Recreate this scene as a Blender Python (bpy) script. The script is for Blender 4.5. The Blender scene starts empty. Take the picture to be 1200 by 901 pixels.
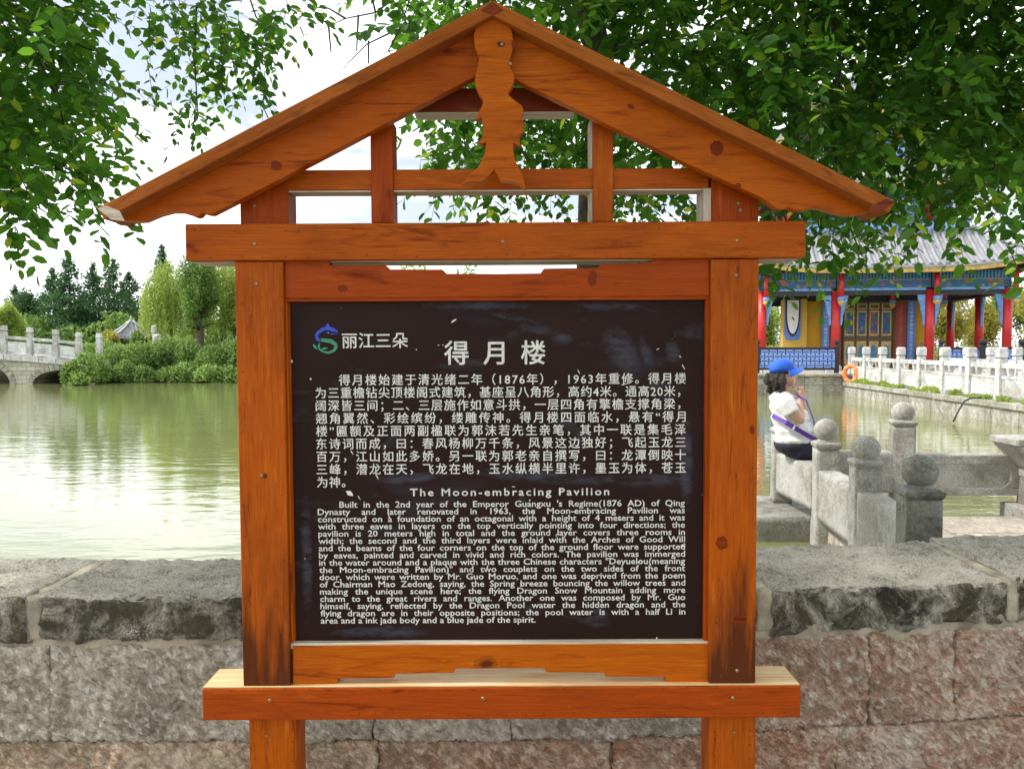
import bpy, bmesh, math, random
import numpy as np
from mathutils import Vector, Matrix, noise
R = math.radians
PI = math.pi
scene = bpy.context.scene
COL = scene.collection

# ------------------------------------------------------------------ camera
CAMZ, PITCH, FPX = 1.5, R(2.63), 970.0
cam_d = bpy.data.cameras.new('camera'); cam = bpy.data.objects.new('camera', cam_d); COL.objects.link(cam)
cam.location = (0, 0, CAMZ); cam.rotation_euler = (R(90) - PITCH, 0, 0)
cam_d.sensor_width = 36; cam_d.lens = FPX / 1200 * 36; cam_d.clip_end = 2000; cam_d.clip_start = 0.05
scene.camera = cam
# ------------------------------------------------------------------ sky and sun
SUN_EL, SUN_AZ = R(48), R(-94)      # azimuth measured from +Y towards +X
w = bpy.data.worlds.new('World'); scene.world = w; w.use_nodes = True
nt = w.node_tree; nt.nodes.clear()
out = nt.nodes.new('ShaderNodeOutputWorld')
sky = nt.nodes.new('ShaderNodeTexSky'); sky.sky_type = 'NISHITA'; sky.sun_disc = False
sky.sun_elevation = SUN_EL; sky.sun_rotation = SUN_AZ; sky.air_density = 1.0; sky.dust_density = 2.0
bg1 = nt.nodes.new('ShaderNodeBackground'); bg1.inputs[1].default_value = 0.09
bg2 = nt.nodes.new('ShaderNodeBackground'); bg2.inputs[0].default_value = (0.955, 0.985, 1.0, 1); bg2.inputs[1].default_value = 1.5
tc = nt.nodes.new('ShaderNodeTexCoord'); mp = nt.nodes.new('ShaderNodeMapping'); mp.inputs['Scale'].default_value = (1.3, 1.3, 4.5)
mp.inputs['Location'].default_value = (0.3, 0.1, 0.45)
nz = nt.nodes.new('ShaderNodeTexNoise'); nz.inputs['Scale'].default_value = 2.2; nz.inputs['Detail'].default_value = 5; nz.inputs['Roughness'].default_value = 0.55
rp = nt.nodes.new('ShaderNodeValToRGB'); rp.color_ramp.elements[0].position = 0.40; rp.color_ramp.elements[0].color = (0.25,)*3 + (1,)
rp.color_ramp.elements[1].position = 0.55; rp.color_ramp.elements[1].color = (1, 1, 1, 1)
mx = nt.nodes.new('ShaderNodeMixShader')
L = nt.links.new
L(tc.outputs['Generated'], mp.inputs[0]); L(mp.outputs[0], nz.inputs['Vector']); L(nz.outputs['Fac'], rp.inputs[0])
L(sky.outputs[0], bg1.inputs[0]); L(rp.outputs[0], mx.inputs[0]); L(bg1.outputs[0], mx.inputs[1]); L(bg2.outputs[0], mx.inputs[2])
L(mx.outputs[0], out.inputs[0])
sd = bpy.data.lights.new('sun', 'SUN'); sd.energy = 3.0; sd.angle = R(6); sd.color = (1.0, 0.95, 0.87)
so = bpy.data.objects.new('sun', sd); COL.objects.link(so)
sdir = Vector((math.sin(SUN_AZ) * math.cos(SUN_EL), math.cos(SUN_AZ) * math.cos(SUN_EL), math.sin(SUN_EL)))
so.rotation_euler = sdir.to_track_quat('Z', 'Y').to_euler(); so.location = sdir * 30
scene.view_settings.view_transform = 'Standard'; scene.view_settings.look = 'None'
scene.view_settings.exposure = 0.62; scene.view_settings.gamma = 1
scene.render.film_transparent = False
try:
    scene.cycles.max_bounces = 8; scene.cycles.transparent_max_bounces = 8
    scene.cycles.diffuse_bounces = 3; scene.cycles.glossy_bounces = 3; scene.cycles.transmission_bounces = 4
except Exception: pass

# ------------------------------------------------------------------ helpers
def P(px, py, Y):
    dx, dy = (px - 600) / FPX, (450.5 - py) / FPX
    d = Vector((dx, math.cos(PITCH) + dy * math.sin(PITCH), -math.sin(PITCH) + dy * math.cos(PITCH)))
    k = Y / d.y
    return Vector((d.x * k, Y, CAMZ + d.z * k))
def Pn(px, py, Y):                       # the same for arrays
    dx, dy = (px - 600) / FPX, (450.5 - py) / FPX
    k = Y / (math.cos(PITCH) + dy * math.sin(PITCH))
    return np.stack([dx * k, Y + 0 * dx, CAMZ + (-math.sin(PITCH) + dy * math.cos(PITCH)) * k], -1)

def tag(o, label=None, cat=None, group=None, kind=None):
    if label: o['label'] = label
    if cat: o['category'] = cat
    if group: o['group'] = group
    if kind: o['kind'] = kind
    return o
WL = {}
def wloc(o):
    m = Matrix.Identity(4)
    chain = []
    while o is not None: chain.append(o); o = o.parent
    for q in reversed(chain): m = m @ q.matrix_basis
    return m
def thing(name, label, cat, loc=(0, 0, 0), rotz=0, group=None, kind=None):
    o = bpy.data.objects.new(name, None); COL.objects.link(o); o.empty_display_size = 0.1
    o.location = loc; o.rotation_euler = (0, 0, rotz)
    return tag(o, label, cat, group, kind)
def link_mesh(name, me, mat=None, parent=None, smooth=False, origin=None):
    """me is in world coordinates; when there is a parent the mesh is moved into its space"""
    o = bpy.data.objects.new(name, me); COL.objects.link(o)
    if mat is not None:
        for m in (mat if isinstance(mat, (list, tuple)) else [mat]): me.materials.append(m)
    if smooth: me.polygons.foreach_set('use_smooth', [True] * len(me.polygons))
    if parent is not None:
        o.parent = parent
        me.transform(wloc(parent).inverted())
    elif origin is not None:
        me.transform(Matrix.Translation(-Vector(origin))); o.location = origin
    return o
def np_mesh(name, V, F):
    """V (n,3); F (m,k) equal-sided faces"""
    me = bpy.data.meshes.new(name); V = np.asarray(V, np.float32); F = np.asarray(F, np.int32)
    me.vertices.add(len(V)); me.vertices.foreach_set('co', V.ravel())
    k = F.shape[1]; me.loops.add(F.size); me.loops.foreach_set('vertex_index', F.ravel())
    me.polygons.add(len(F)); me.polygons.foreach_set('loop_start', np.arange(0, F.size, k, dtype=np.int32))
    try: me.polygons.foreach_set('loop_total', np.full(len(F), k, np.int32))
    except Exception: pass
    me.update(calc_edges=True); return me

class MB:
    def __init__(s): s.v = []; s.f = []; s.m = []
    def add(s, vs, fs, mi=0):
        b = len(s.v); s.v += [Vector(q) for q in vs]
        s.f += [tuple(b + i for i in f) for f in fs]; s.m += [mi] * len(fs); return s
    def box(s, a, b, mat=None, mi=0):
        x0, y0, z0 = a; x1, y1, z1 = b
        vs = [Vector(q) for q in ((x0,y0,z0),(x1,y0,z0),(x1,y1,z0),(x0,y1,z0),(x0,y0,z1),(x1,y0,z1),(x1,y1,z1),(x0,y1,z1))]
        if mat is not None: vs = [mat @ q for q in vs]
        return s.add(vs, [(0,3,2,1),(4,5,6,7),(0,1,5,4),(1,2,6,5),(2,3,7,6),(3,0,4,7)], mi)
    def frustum(s, c, w0, w1, z0, z1, d0=None, d1=None, mat=None, mi=0):
        d0 = w0 if d0 is None else d0; d1 = w1 if d1 is None else d1
        vs = []
        for (w_, d_, z) in ((w0, d0, z0), (w1, d1, z1)):
            vs += [Vector((c[0]+sx*w_/2, c[1]+sy*d_/2, z)) for sx, sy in ((-1,-1),(1,-1),(1,1),(-1,1))]
        if mat is not None: vs = [mat @ q for q in vs]
        return s.add(vs, [(0,3,2,1),(4,5,6,7),(0,1,5,4),(1,2,6,5),(2,3,7,6),(3,0,4,7)], mi)
    def tube(s, pts, rad, n=6, mi=0, cap=True):
        pts = [Vector(p) for p in pts]; rings = []
        if not isinstance(rad, (list, tuple)): rad = [rad] * len(pts)
        b = len(s.v); up = None
        for i, p in enumerate(pts):
            t = (pts[min(i+1, len(pts)-1)] - pts[max(i-1, 0)]).normalized()
            if up is None: up = Vector((0,0,1)) if abs(t.z) < .9 else Vector((1,0,0))
            a = t.cross(up).normalized(); c = a.cross(t).normalized(); up = c
            for k in range(n):
                an = 2*PI*k/n; s.v.append(p + (a*math.cos(an) + c*math.sin(an)) * rad[i])
        for i in range(len(pts)-1):
            for k in range(n):
                s.f.append((b+i*n+k, b+i*n+(k+1)%n, b+(i+1)*n+(k+1)%n, b+(i+1)*n+k)); s.m.append(mi)
        if cap:
            s.f.append(tuple(b+k for k in reversed(range(n)))); s.f.append(tuple(b+(len(pts)-1)*n+k for k in range(n))); s.m += [mi]*2
        return s
    def lathe(s, c, prof, n=16, mat=None, mi=0):
        b = len(s.v)
        for (r, z) in prof:
            for k in range(n):
                q = Vector((c[0] + r*math.cos(2*PI*k/n), c[1] + r*math.sin(2*PI*k/n), c[2] + z))
                s.v.append(mat @ q if mat is not None else q)
        for i in range(len(prof)-1):
            for k in range(n):
                s.f.append((b+i*n+k, b+i*n+(k+1)%n, b+(i+1)*n+(k+1)%n, b+(i+1)*n+k)); s.m.append(mi)
        s.f.append(tuple(b+k for k in reversed(range(n)))); s.f.append(tuple(b+(len(prof)-1)*n+k for k in range(n))); s.m += [mi]*2
        return s
    def prism(s, outline, y0, y1, mat=None, mi=0):
        """outline: list of (x,z); extruded between y0 and y1"""
        n = len(outline); vs = [Vector((x, y0, z)) for x, z in outline] + [Vector((x, y1, z)) for x, z in outline]
        if mat is not None: vs = [mat @ q for q in vs]
        fs = [tuple(range(n)), tuple(reversed(range(n, 2*n)))] + [(i, i+n, (i+1)%n+n, (i+1)%n) for i in range(n)]
        return s.add(vs, fs, mi)
    def ell(s, c, r, n=12, mi=0, rot=None):
        b = len(s.v); m_ = n//2
        M = rot or Matrix.Identity(3)
        for i in range(m_+1):
            th = PI*i/m_
            for k in range(n):
                an = 2*PI*k/n
                s.v.append(Vector(c) + M @ Vector((r[0]*math.sin(th)*math.cos(an), r[1]*math.sin(th)*math.sin(an), r[2]*math.cos(th))))
        for i in range(m_):
            for k in range(n):
                s.f.append((b+i*n+k, b+(i+1)*n+k, b+(i+1)*n+(k+1)%n, b+i*n+(k+1)%n)); s.m.append(mi)
        return s
    def mesh(s, name):
        me = bpy.data.meshes.new(name); me.from_pydata([tuple(q) for q in s.v], [], s.f)
        me.polygons.foreach_set('material_index', s.m); me.update()
        bm = bmesh.new(); bm.from_mesh(me); bmesh.ops.recalc_face_normals(bm, faces=bm.faces)
        big = [f for f in bm.faces if len(f.verts) > 4]
        if big: bmesh.ops.triangulate(bm, faces=big)
        bm.to_mesh(me); bm.free(); return me
    def build(s, name, mat, parent=None, smooth=False, origin=None, bevel=0):
        o = link_mesh(name, s.mesh(name), mat, parent, smooth, origin)
        if bevel:
            b = o.modifiers.new('bevel', 'BEVEL'); b.width = bevel; b.segments = 2; b.limit_method = 'ANGLE'; b.angle_limit = R(35)
        return o

def block(name, a, b, res, disp, mat, parent=None, origin=None, warp=None, smooth=True, edge=0.012):
    """a stone with subdivided faces; disp(p, n) -> outward offset; warp maps box space to the world"""
    a = Vector(a); b = Vector(b); sz = b - a
    n = [max(1, int(round(sz[i] / res[i]))) for i in range(3)]
    idx = {}; V = []; F = []
    def vid(i, j, k):
        key = (i, j, k)
        if key not in idx:
            nn = Vector(((i == n[0]) - (i == 0), (j == n[1]) - (j == 0), (k == n[2]) - (k == 0)))
            p = Vector((a.x + sz.x*i/n[0], a.y + sz.y*j/n[1], a.z + sz.z*k/n[2]))
            cnt = abs(nn.x) + abs(nn.y) + abs(nn.z)
            nv = nn.normalized()
            d = disp(p, nv) - (edge * (0.45 if cnt == 2 else 0.8) if cnt > 1 else 0)
            idx[key] = len(V); q = p + nv * d
            V.append(warp(q) if warp else q)
        return idx[key]
    for ax in range(3):
        u, v = [(1, 2), (2, 0), (0, 1)][ax]
        for side in (0, n[ax]):
            for i in range(n[u]):
                for j in range(n[v]):
                    q = []
                    for (di, dj) in ((0,0),(1,0),(1,1),(0,1)):
                        c = [0,0,0]; c[ax] = side; c[u] = i+di; c[v] = j+dj; q.append(vid(*c))
                    F.append(q if side else q[::-1])
    me = np_mesh(name, [tuple(q) for q in V], F)
    return link_mesh(name, me, mat, parent, smooth, origin)

# ------------------------------------------------------------------ node materials
class NM:
    def __init__(s, name):
        s.mat = bpy.data.materials.new(name); s.mat.use_nodes = True; s.nt = s.mat.node_tree
        s.bsdf = s.nt.nodes['Principled BSDF']; s.out = s.nt.nodes['Material Output']; s._c = None
    def n(s, t, **kw):
        q = s.nt.nodes.new(t)
        for k, v in kw.items():
            if k in q.inputs: q.inputs[k].default_value = v
            else: setattr(q, k, v)
        return q
    def l(s, a, b): s.nt.links.new(a, b)
    def coord(s, kind='Object', scale=(1,1,1), rot=(0,0,0), rnd=True):
        c = s.n('ShaderNodeTexCoord'); m = s.n('ShaderNodeMapping')
        m.inputs['Scale'].default_value = scale; m.inputs['Rotation'].default_value = rot
        s.l(c.outputs[kind], m.inputs[0])
        if rnd:
            oi = s.n('ShaderNodeObjectInfo'); mu = s.n('ShaderNodeMath', operation='MULTIPLY'); mu.inputs[1].default_value = 37.0
            s.l(oi.outputs['Random'], mu.inputs[0]); s.l(mu.outputs[0], m.inputs['Location'])
        return m.outputs[0]
    def noise(s, vec, scale, detail=4, rough=.55, dist=0.0):
        q = s.n('ShaderNodeTexNoise', Scale=scale, Detail=detail, Roughness=rough, Distortion=dist); s.l(vec, q.inputs['Vector']); return q.outputs['Fac']
    def vor(s, vec, scale, feature='F1', out='Distance'):
        q = s.n('ShaderNodeTexVoronoi', feature=feature); q.inputs['Scale'].default_value = scale; s.l(vec, q.inputs['Vector']); return q.outputs[out]
    def ramp(s, fac, stops, interp='LINEAR'):
        q = s.n('ShaderNodeValToRGB'); cr = q.color_ramp; cr.interpolation = interp
        while len(cr.elements) < len(stops): cr.elements.new(.5)
        for e, (p, c) in zip(cr.elements, stops):
            e.position = p; e.color = (c, c, c, 1) if isinstance(c, (int, float)) else tuple(c) + (1,)
        s.l(fac, q.inputs[0]); return q.outputs[0]
    def mix(s, fac, a, b, mode='MIX'):
        q = s.n('ShaderNodeMix', data_type='RGBA', blend_type=mode)
        for inp, v in ((q.inputs[0], fac), (q.inputs[6], a), (q.inputs[7], b)):
            if isinstance(v, (int, float)): inp.default_value = v
            elif isinstance(v, tuple): inp.default_value = v + (1,)
            else: s.l(v, inp)
        return q.outputs[2]
    def math(s, op, a, b=0.0):
        q = s.n('ShaderNodeMath', operation=op)
        for inp, v in ((q.inputs[0], a), (q.inputs[1], b)):
            if isinstance(v, (int, float)): inp.default_value = v
            else: s.l(v, inp)
        return q.outputs[0]
    def bump(s, h, strength=.3, dist=.01):
        q = s.n('ShaderNodeBump', Strength=strength, Distance=dist); s.l(h, q.inputs['Height'])
        if s._c is not None: s.l(s._c, q.inputs['Normal'])
        s._c = q.outputs[0]; s.l(s._c, s.bsdf.inputs['Normal']); return s
    def col(s, c):
        if isinstance(c, tuple): s.bsdf.inputs['Base Color'].default_value = c + (1,)
        else: s.l(c, s.bsdf.inputs['Base Color'])
        return s
    def set(s, **kw):
        for k, v in kw.items():
            k = k.replace('_', ' ')
            if isinstance(v, (int, float)): s.bsdf.inputs[k].default_value = v
            elif isinstance(v, tuple): s.bsdf.inputs[k].default_value = v
            else: s.l(v, s.bsdf.inputs[k])
        return s
M = {}
def plain(name, c, rough=.6, var=.15, scale=8, bump=0.0, **kw):
    m = NM(name); v = m.coord(); f = m.noise(v, scale, 5)
    lo = tuple(x*(1-var) for x in c); hi = tuple(min(1, x*(1+var)) for x in c)
    m.col(m.ramp(f, [(.3, lo), (.7, hi)])).set(Roughness=rough, **kw)
    if bump: m.bump(m.noise(v, scale*5, 4), bump, .01)
    M[name] = m.mat; return m.mat

def make_wood(name, base, dark, light, coat=.06, stain=1.0, rough=.42, low=0):
    m = NM(name)
    v = m.coord(scale=(1.1, 9, 9))
    g = m.noise(v, 3.0, 6, .62, 1.2)                      # broad figure along the board
    fine = m.noise(m.coord(scale=(3, 70, 70)), 3.5, 4, .6)     # fine fibres
    c = m.ramp(g, [(.30, dark), (.43, base), (.58, base), (.72, light)])
    c = m.mix(m.ramp(fine, [(.35, 0.0), (.72, .5)]), c, dark)
    blotch = m.noise(m.coord(scale=(1.6, 3, 3)), 1.7, 5, .6)
    c = m.mix(m.ramp(blotch, [(.5, 0.0), (.74, .55*stain)]), c, (0.15, 0.028, 0.006))
    # knots
    kv = m.coord(scale=(2.3, 3.6, 3.6)); k = m.vor(kv, 1.0)
    k = m.math('ADD', k, m.math('MULTIPLY', m.math('SUBTRACT', m.noise(m.coord(), 30, 4, .7), .5), .07))
    c = m.mix(m.ramp(k, [(.025, .9), (.045, .6), (.052, .3), (.075, .35), (.085, 0.0)]), c, (0.07, 0.012, 0.004))
    ds = m.noise(m.coord(scale=(2.5, 14, 14)), 2.0, 6, .7)     # dark weather streaks, scratches
    c = m.mix(m.ramp(ds, [(.62, 0.0), (.73, .7*stain)]), c, (0.06, 0.02, 0.008))
    if low:                                                 # water-blackened foot of an upright board
        tcx = m.n('ShaderNodeTexCoord'); sx = m.n('ShaderNodeSeparateXYZ'); m.l(tcx.outputs['Object'], sx.inputs[0])
        hgt = m.math('ADD', sx.outputs[0], m.math('MULTIPLY', m.math('SUBTRACT', m.noise(m.coord(scale=(1.5, 14, 14)), 1.5, 5, .6), .5), 1.1))
        c = m.mix(m.ramp(m.math('ADD', m.math('MULTIPLY', hgt, -1.0), 0.0), [(low-.12, 0.0), (low+.15, .88)]), c, (.055, .016, .006))
    sc = m.noise(m.coord(scale=(18, 40, 40)), 3.0, 3, .7)
    c = m.mix(m.ramp(sc, [(.70, 0.0), (.76, .5)]), c, (0.5, 0.25, 0.10))
    m.col(c).set(Roughness=m.ramp(blotch, [(.3, rough*.8), (.8, rough*1.6)]), Coat_Weight=coat, Coat_Roughness=.3, Specular_IOR_Level=.08)
    m.bump(fine, .25, .002).bump(g, .15, .004)
    M[name] = m.mat; return m.mat
make_wood('wood', (0.44, 0.090, 0.0025), (0.15, 0.019, 0.001), (0.56, 0.150, 0.005))
make_wood('wood_orange', (0.48, 0.108, 0.0025), (0.20, 0.029, 0.001), (0.62, 0.180, 0.006), stain=.7)
make_wood('wood_red', (0.37, 0.057, 0.0025), (0.15, 0.019, 0.001), (0.48, 0.090, 0.004), stain=.6)
make_wood('wood_stained', (0.45, 0.090, 0.003), (0.17, 0.026, 0.001), (0.62, 0.165, 0.006), low=.42)
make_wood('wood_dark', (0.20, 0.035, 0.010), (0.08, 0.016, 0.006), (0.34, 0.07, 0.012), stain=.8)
make_wood('wood_edge', (0.38, 0.105, 0.014), (0.11, 0.036, 0.012), (0.50, 0.19, 0.05), coat=.03, rough=.6)
make_wood('wood_knot', (0.20, 0.030, 0.003), (0.05, 0.009, 0.002), (0.34, 0.060, 0.004), coat=.06)
def bare_wood():
    m = NM('wood_bare'); g = m.noise(m.coord(scale=(1.5, 22, 22)), 3, 6, .65)
    c = m.ramp(g, [(.3, (.30, .22, .15)), (.5, (.52, .44, .34)), (.7, (.66, .60, .50))])
    m.col(c).set(Roughness=.8).bump(g, .5, .003); M['wood_bare'] = m.mat
    m = NM('wood_lit_top'); g = m.noise(m.coord(scale=(1.2, 26, 26)), 3, 6, .65)  # beam wood paled in its colour to look lit from above
    c = m.ramp(g, [(.3, (.50, .20, .04)), (.45, (.62, .38, .15)), (.7, (.72, .60, .42))])
    m.col(c).set(Roughness=.6).bump(g, .4, .002); M['wood_lit_top'] = m.mat
bare_wood()

def panel_mat():
    m = NM('sign_board'); v = m.coord(rnd=False)
    s1 = m.noise(m.coord(scale=(5, 9, 9), rot=(0, R(35), 0), rnd=False), 1.0, 6, .62, .6)
    s2 = m.noise(m.coord(scale=(1.2, 5, 6), rnd=False), 1.3, 4, .5)
    edge = m.noise(v, 3.0, 3)
    c = m.ramp(edge, [(.35, (.017, .0070, .0058)), (.7, (.024, .0095, .0075))])
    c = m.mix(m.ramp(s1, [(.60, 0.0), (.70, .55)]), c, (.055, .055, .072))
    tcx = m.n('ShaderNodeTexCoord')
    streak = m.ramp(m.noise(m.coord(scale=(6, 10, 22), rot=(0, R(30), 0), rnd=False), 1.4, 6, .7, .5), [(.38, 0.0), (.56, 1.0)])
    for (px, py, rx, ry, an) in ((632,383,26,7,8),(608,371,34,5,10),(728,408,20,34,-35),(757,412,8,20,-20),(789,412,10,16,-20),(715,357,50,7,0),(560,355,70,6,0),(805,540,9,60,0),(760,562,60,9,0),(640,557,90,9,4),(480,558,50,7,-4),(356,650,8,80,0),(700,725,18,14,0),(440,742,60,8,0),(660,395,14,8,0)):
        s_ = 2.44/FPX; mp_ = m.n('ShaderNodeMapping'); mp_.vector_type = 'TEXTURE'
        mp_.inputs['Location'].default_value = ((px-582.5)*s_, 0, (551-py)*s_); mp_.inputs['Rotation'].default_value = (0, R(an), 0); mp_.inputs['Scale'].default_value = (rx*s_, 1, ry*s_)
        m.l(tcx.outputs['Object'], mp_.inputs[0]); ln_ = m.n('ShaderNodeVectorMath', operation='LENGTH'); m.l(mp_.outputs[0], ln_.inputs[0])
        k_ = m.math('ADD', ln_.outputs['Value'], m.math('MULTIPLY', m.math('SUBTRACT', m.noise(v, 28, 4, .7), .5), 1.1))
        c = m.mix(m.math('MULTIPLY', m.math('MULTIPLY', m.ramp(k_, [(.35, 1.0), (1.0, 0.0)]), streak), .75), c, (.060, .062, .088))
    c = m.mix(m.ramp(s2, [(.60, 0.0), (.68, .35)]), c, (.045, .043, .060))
    sp = m.vor(m.coord(scale=(1, 1, 1), rnd=False), 38.0)
    pick = m.noise(v, 9.0, 2)
    spk = m.math('MULTIPLY', m.ramp(sp, [(.05, 1.0), (.085, 0.0)]), m.ramp(pick, [(.62, 0.0), (.64, 1.0)]))
    c = m.mix(spk, c, (.62, .60, .58))
    m.col(c).set(Roughness=m.ramp(s1, [(.5, .42), (.7, .62)]), Specular_IOR_Level=.12).bump(s1, .06, .002)
    M['board'] = m.mat
panel_mat()
def letter_mat():
    m = NM('lettering'); f = m.noise(m.coord(rnd=False), 60, 4, .6)
    m.col(m.ramp(f, [(.3, (.52, .50, .47)), (.6, (.72, .70, .66))])).set(Roughness=.6); M['letter'] = m.mat
letter_mat()
plain('logo_blue', (.02, .06, .55), .5); plain('logo_green', (.03, .26, .15), .5)
plain('bolt', (.28, .22, .13), .45, Metallic=.8)

def stone_mat(name, cols, sc=1.0, chis=0, lichen=.5, light=(.5,.48,.42), rough=.9, bump=.7, veins=None, lich=(.028,.03,.018)):
    m = NM(name); v = m.coord()
    a = m.noise(v, 3.2*sc, 8, .62, .5); b = m.noise(v, 26*sc, 6, .7); d = m.noise(v, 95*sc, 3, .6)
    c = m.ramp(a, [(.28, cols[0]), (.46, cols[1]), (.60, cols[2]), (.75, cols[0])])
    c = m.mix(m.ramp(b, [(.38, .65), (.6, 0.0)]), c, tuple(x*.42 for x in cols[0]))
    c = m.mix(m.ramp(d, [(.55, 0.0), (.72, .6)]), c, light)
    if veins:
        q = m.noise(m.coord(scale=(1, 1, 1.4)), 5.5*sc, 8, .65, 1.5)
        c = m.mix(m.ramp(q, [(.44, 0.0), (.5, .65), (.54, .1), (.62, .5), (.7, 0.0)]), c, veins)
    e = m.noise(v, 4.5*sc, 7, .7, .3)
    c = m.mix(m.ramp(e, [(.48, 0.0), (.64, lichen)]), c, lich)
    big = m.noise(v, 2.1, 3, .5); c = m.mix(m.ramp(big, [(.36, .45), (.50, 0.0)]), c, (.20,.17,.125)); c = m.mix(m.ramp(big, [(.54, 0.0), (.68, .5)]), c, light)
    m.col(c).set(Roughness=rough, Specular_IOR_Level=.25)
    m.bump(b, bump, .012).bump(d, bump*.6, .004)
    if chis:
        c0_ = m.coord(rot=(0, R(-42), 0)); mp2 = m.n('ShaderNodeMapping'); mp2.inputs['Scale'].default_value = (1, 1, 1.9); m.l(c0_, mp2.inputs[0]); cv = mp2.outputs[0]; wv = m.noise(cv, 21, 5, .62, .35); w2 = m.vor(cv, 34)
        m.bump(wv, 1.0, .022).bump(w2, .7, .010)
        c2 = m.mix(m.ramp(wv, [(.38, .6), (.48, 0.0)]), c, (cols[0][0]*.5, cols[0][1]*.45, cols[0][2]*.38)); c2 = m.mix(m.ramp(wv, [(.54, 0.0), (.68, .8)]), c2, light); m.col(c2)  # relief shading put into the colour: chisel hollows darkened, ridges paled
    M[name] = m.mat
stone_mat('stone_grey', [(.37,.315,.24), (.52,.455,.355), (.64,.565,.45)], lichen=.28, light=(.72,.68,.60), chis=1)
stone_mat('stone_tan', [(.40,.305,.195), (.55,.43,.285), (.64,.52,.37)], lichen=.25, veins=(.33,.13,.08), light=(.68,.60,.48), chis=1)
stone_mat('stone_pink', [(.42,.285,.20), (.56,.41,.295), (.64,.54,.41)], lichen=.12, light=(.72,.64,.55), veins=(.34,.10,.065), chis=1)
stone_mat('stone_red', [(.42,.235,.145), (.54,.345,.22), (.62,.49,.35)], lichen=.15, light=(.68,.58,.46), veins=(.30,.07,.04), chis=1)
stone_mat('granite', [(.31,.305,.28), (.43,.42,.38), (.52,.51,.47)], sc=2.2, lichen=.35, light=(.46,.45,.42), bump=.5, lich=(.06,.06,.045))
stone_mat('granite_dark', [(.20,.20,.175), (.27,.27,.24), (.36,.35,.31)], sc=2.0, lichen=.6, light=(.33,.33,.29), bump=.5, lich=(.035,.04,.025))
stone_mat('paving', [(.32,.27,.22), (.42,.37,.30), (.50,.45,.38)], lichen=.12, light=(.6,.55,.48), bump=.4)
stone_mat('quay', [(.26,.25,.20), (.40,.385,.32), (.50,.48,.41)], sc=.35, lichen=.5, bump=.2, lich=(.10,.10,.08))
stone_mat('marble_white', [(.48,.48,.465), (.60,.60,.59), (.68,.68,.67)], sc=.5, lichen=.35, light=(.8,.8,.8), bump=.15, lich=(.42,.41,.36))
stone_mat('bridge_rail', [(.42,.43,.40), (.55,.56,.54), (.66,.67,.66)], sc=.5, lichen=.3, light=(.7,.7,.7), bump=.15, lich=(.30,.29,.25))
def coping_mat():
    m = NM('coping'); v = m.coord()
    a = m.noise(v, 5, 8, .65, .4); b = m.noise(m.coord(scale=(1, 1.6, 1)), 42, 6, .75); d = m.noise(v, 130, 3, .6)
    c = m.ramp(a, [(.34, (.24,.22,.185)), (.46, (.50,.445,.36)), (.56, (.60,.55,.46)), (.68, (.74,.68,.57))])
    c = m.mix(m.ramp(b, [(.38, .6), (.48, 0.0)]), c, (.07,.068,.06))
    c = m.mix(m.ramp(d, [(.52, 0.0), (.58, .8)]), c, (.78,.74,.66))
    # old growth of lichen covers the upright face of the slabs
    g = m.n('ShaderNodeNewGeometry'); sp = m.n('ShaderNodeSeparateXYZ'); m.l(g.outputs['True Normal'], sp.inputs[0])
    up = m.ramp(m.math('ABSOLUTE', sp.outputs[1]), [(.45, 0.0), (.8, 1.0)])
    e = m.noise(v, 7, 8, .72, .6); e2 = m.noise(v, 2.2, 5, .6)
    lc = m.ramp(e2, [(.35, (.018,.018,.014)), (.5, (.075,.062,.026)), (.65, (.035,.037,.03))])
    c = m.mix(m.math('MULTIPLY', up, m.ramp(e, [(.38, .1), (.55, .92)])), c, lc)
    m.col(c).set(Roughness=.92, Specular_IOR_Level=.2); m.bump(b, 1.0, .022).bump(d, .8, .008); M['coping'] = m.mat
coping_mat()
plain('mortar', (.36, .315, .235), .95, .45, 9, .8)
plain('mortar_dark', (.30, .27, .215), .95, .45, 6, .7)

def leaf_mat(name, c1, c2, tr=.45, yellow=None, rough=.5, spread=1.0):
    m = NM(name); g = m.n('ShaderNodeNewGeometry'); r = g.outputs['Random Per Island']
    oi = m.n('ShaderNodeObjectInfo')
    r = m.math('FRACT', m.math('ADD', r, oi.outputs['Random']))
    stops = [(0.0, c1), (.75, c2)]
    if yellow: stops += [(.93, c2), (.97, yellow)]
    c = m.ramp(r, stops)
    f = m.noise(m.coord(rnd=False), .9*spread, 3); c = m.mix(m.ramp(f, [(.35, .5), (.65, 0.0)]), c, tuple(x*.62 for x in c1))
    m.col(c).set(Roughness=rough, Specular_IOR_Level=.28)
    t = m.n('ShaderNodeBsdfTranslucent'); hs = m.n('ShaderNodeHueSaturation'); hs.inputs['Value'].default_value = 2.2; hs.inputs['Hue'].default_value = .485
    m.l(c, hs.inputs['Color']); m.l(hs.outputs[0], t.inputs['Color'])
    ms = m.n('ShaderNodeMixShader'); ms.inputs[0].default_value = tr
    m.l(m.bsdf.outputs[0], ms.inputs[1]); m.l(t.outputs[0], ms.inputs[2]); m.l(ms.outputs[0], m.out.inputs['Surface']); M[name] = m.mat
leaf_mat('leaf', (.032, .125, .010), (.085, .24, .018), .5, (.34, .46, .03), spread=1.6)
leaf_mat('leaf_dark', (.022, .090, .008), (.070, .20, .016), .5, (.30, .42, .03), spread=1.6)
leaf_mat('leaf_pine', (.035, .095, .035), (.075, .165, .055), .3, spread=.3)
leaf_mat('leaf_willow', (.19, .27, .05), (.30, .40, .09), .45, spread=.3)
leaf_mat('leaf_broad', (.09, .16, .035), (.16, .27, .06), .42, spread=.3)
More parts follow.
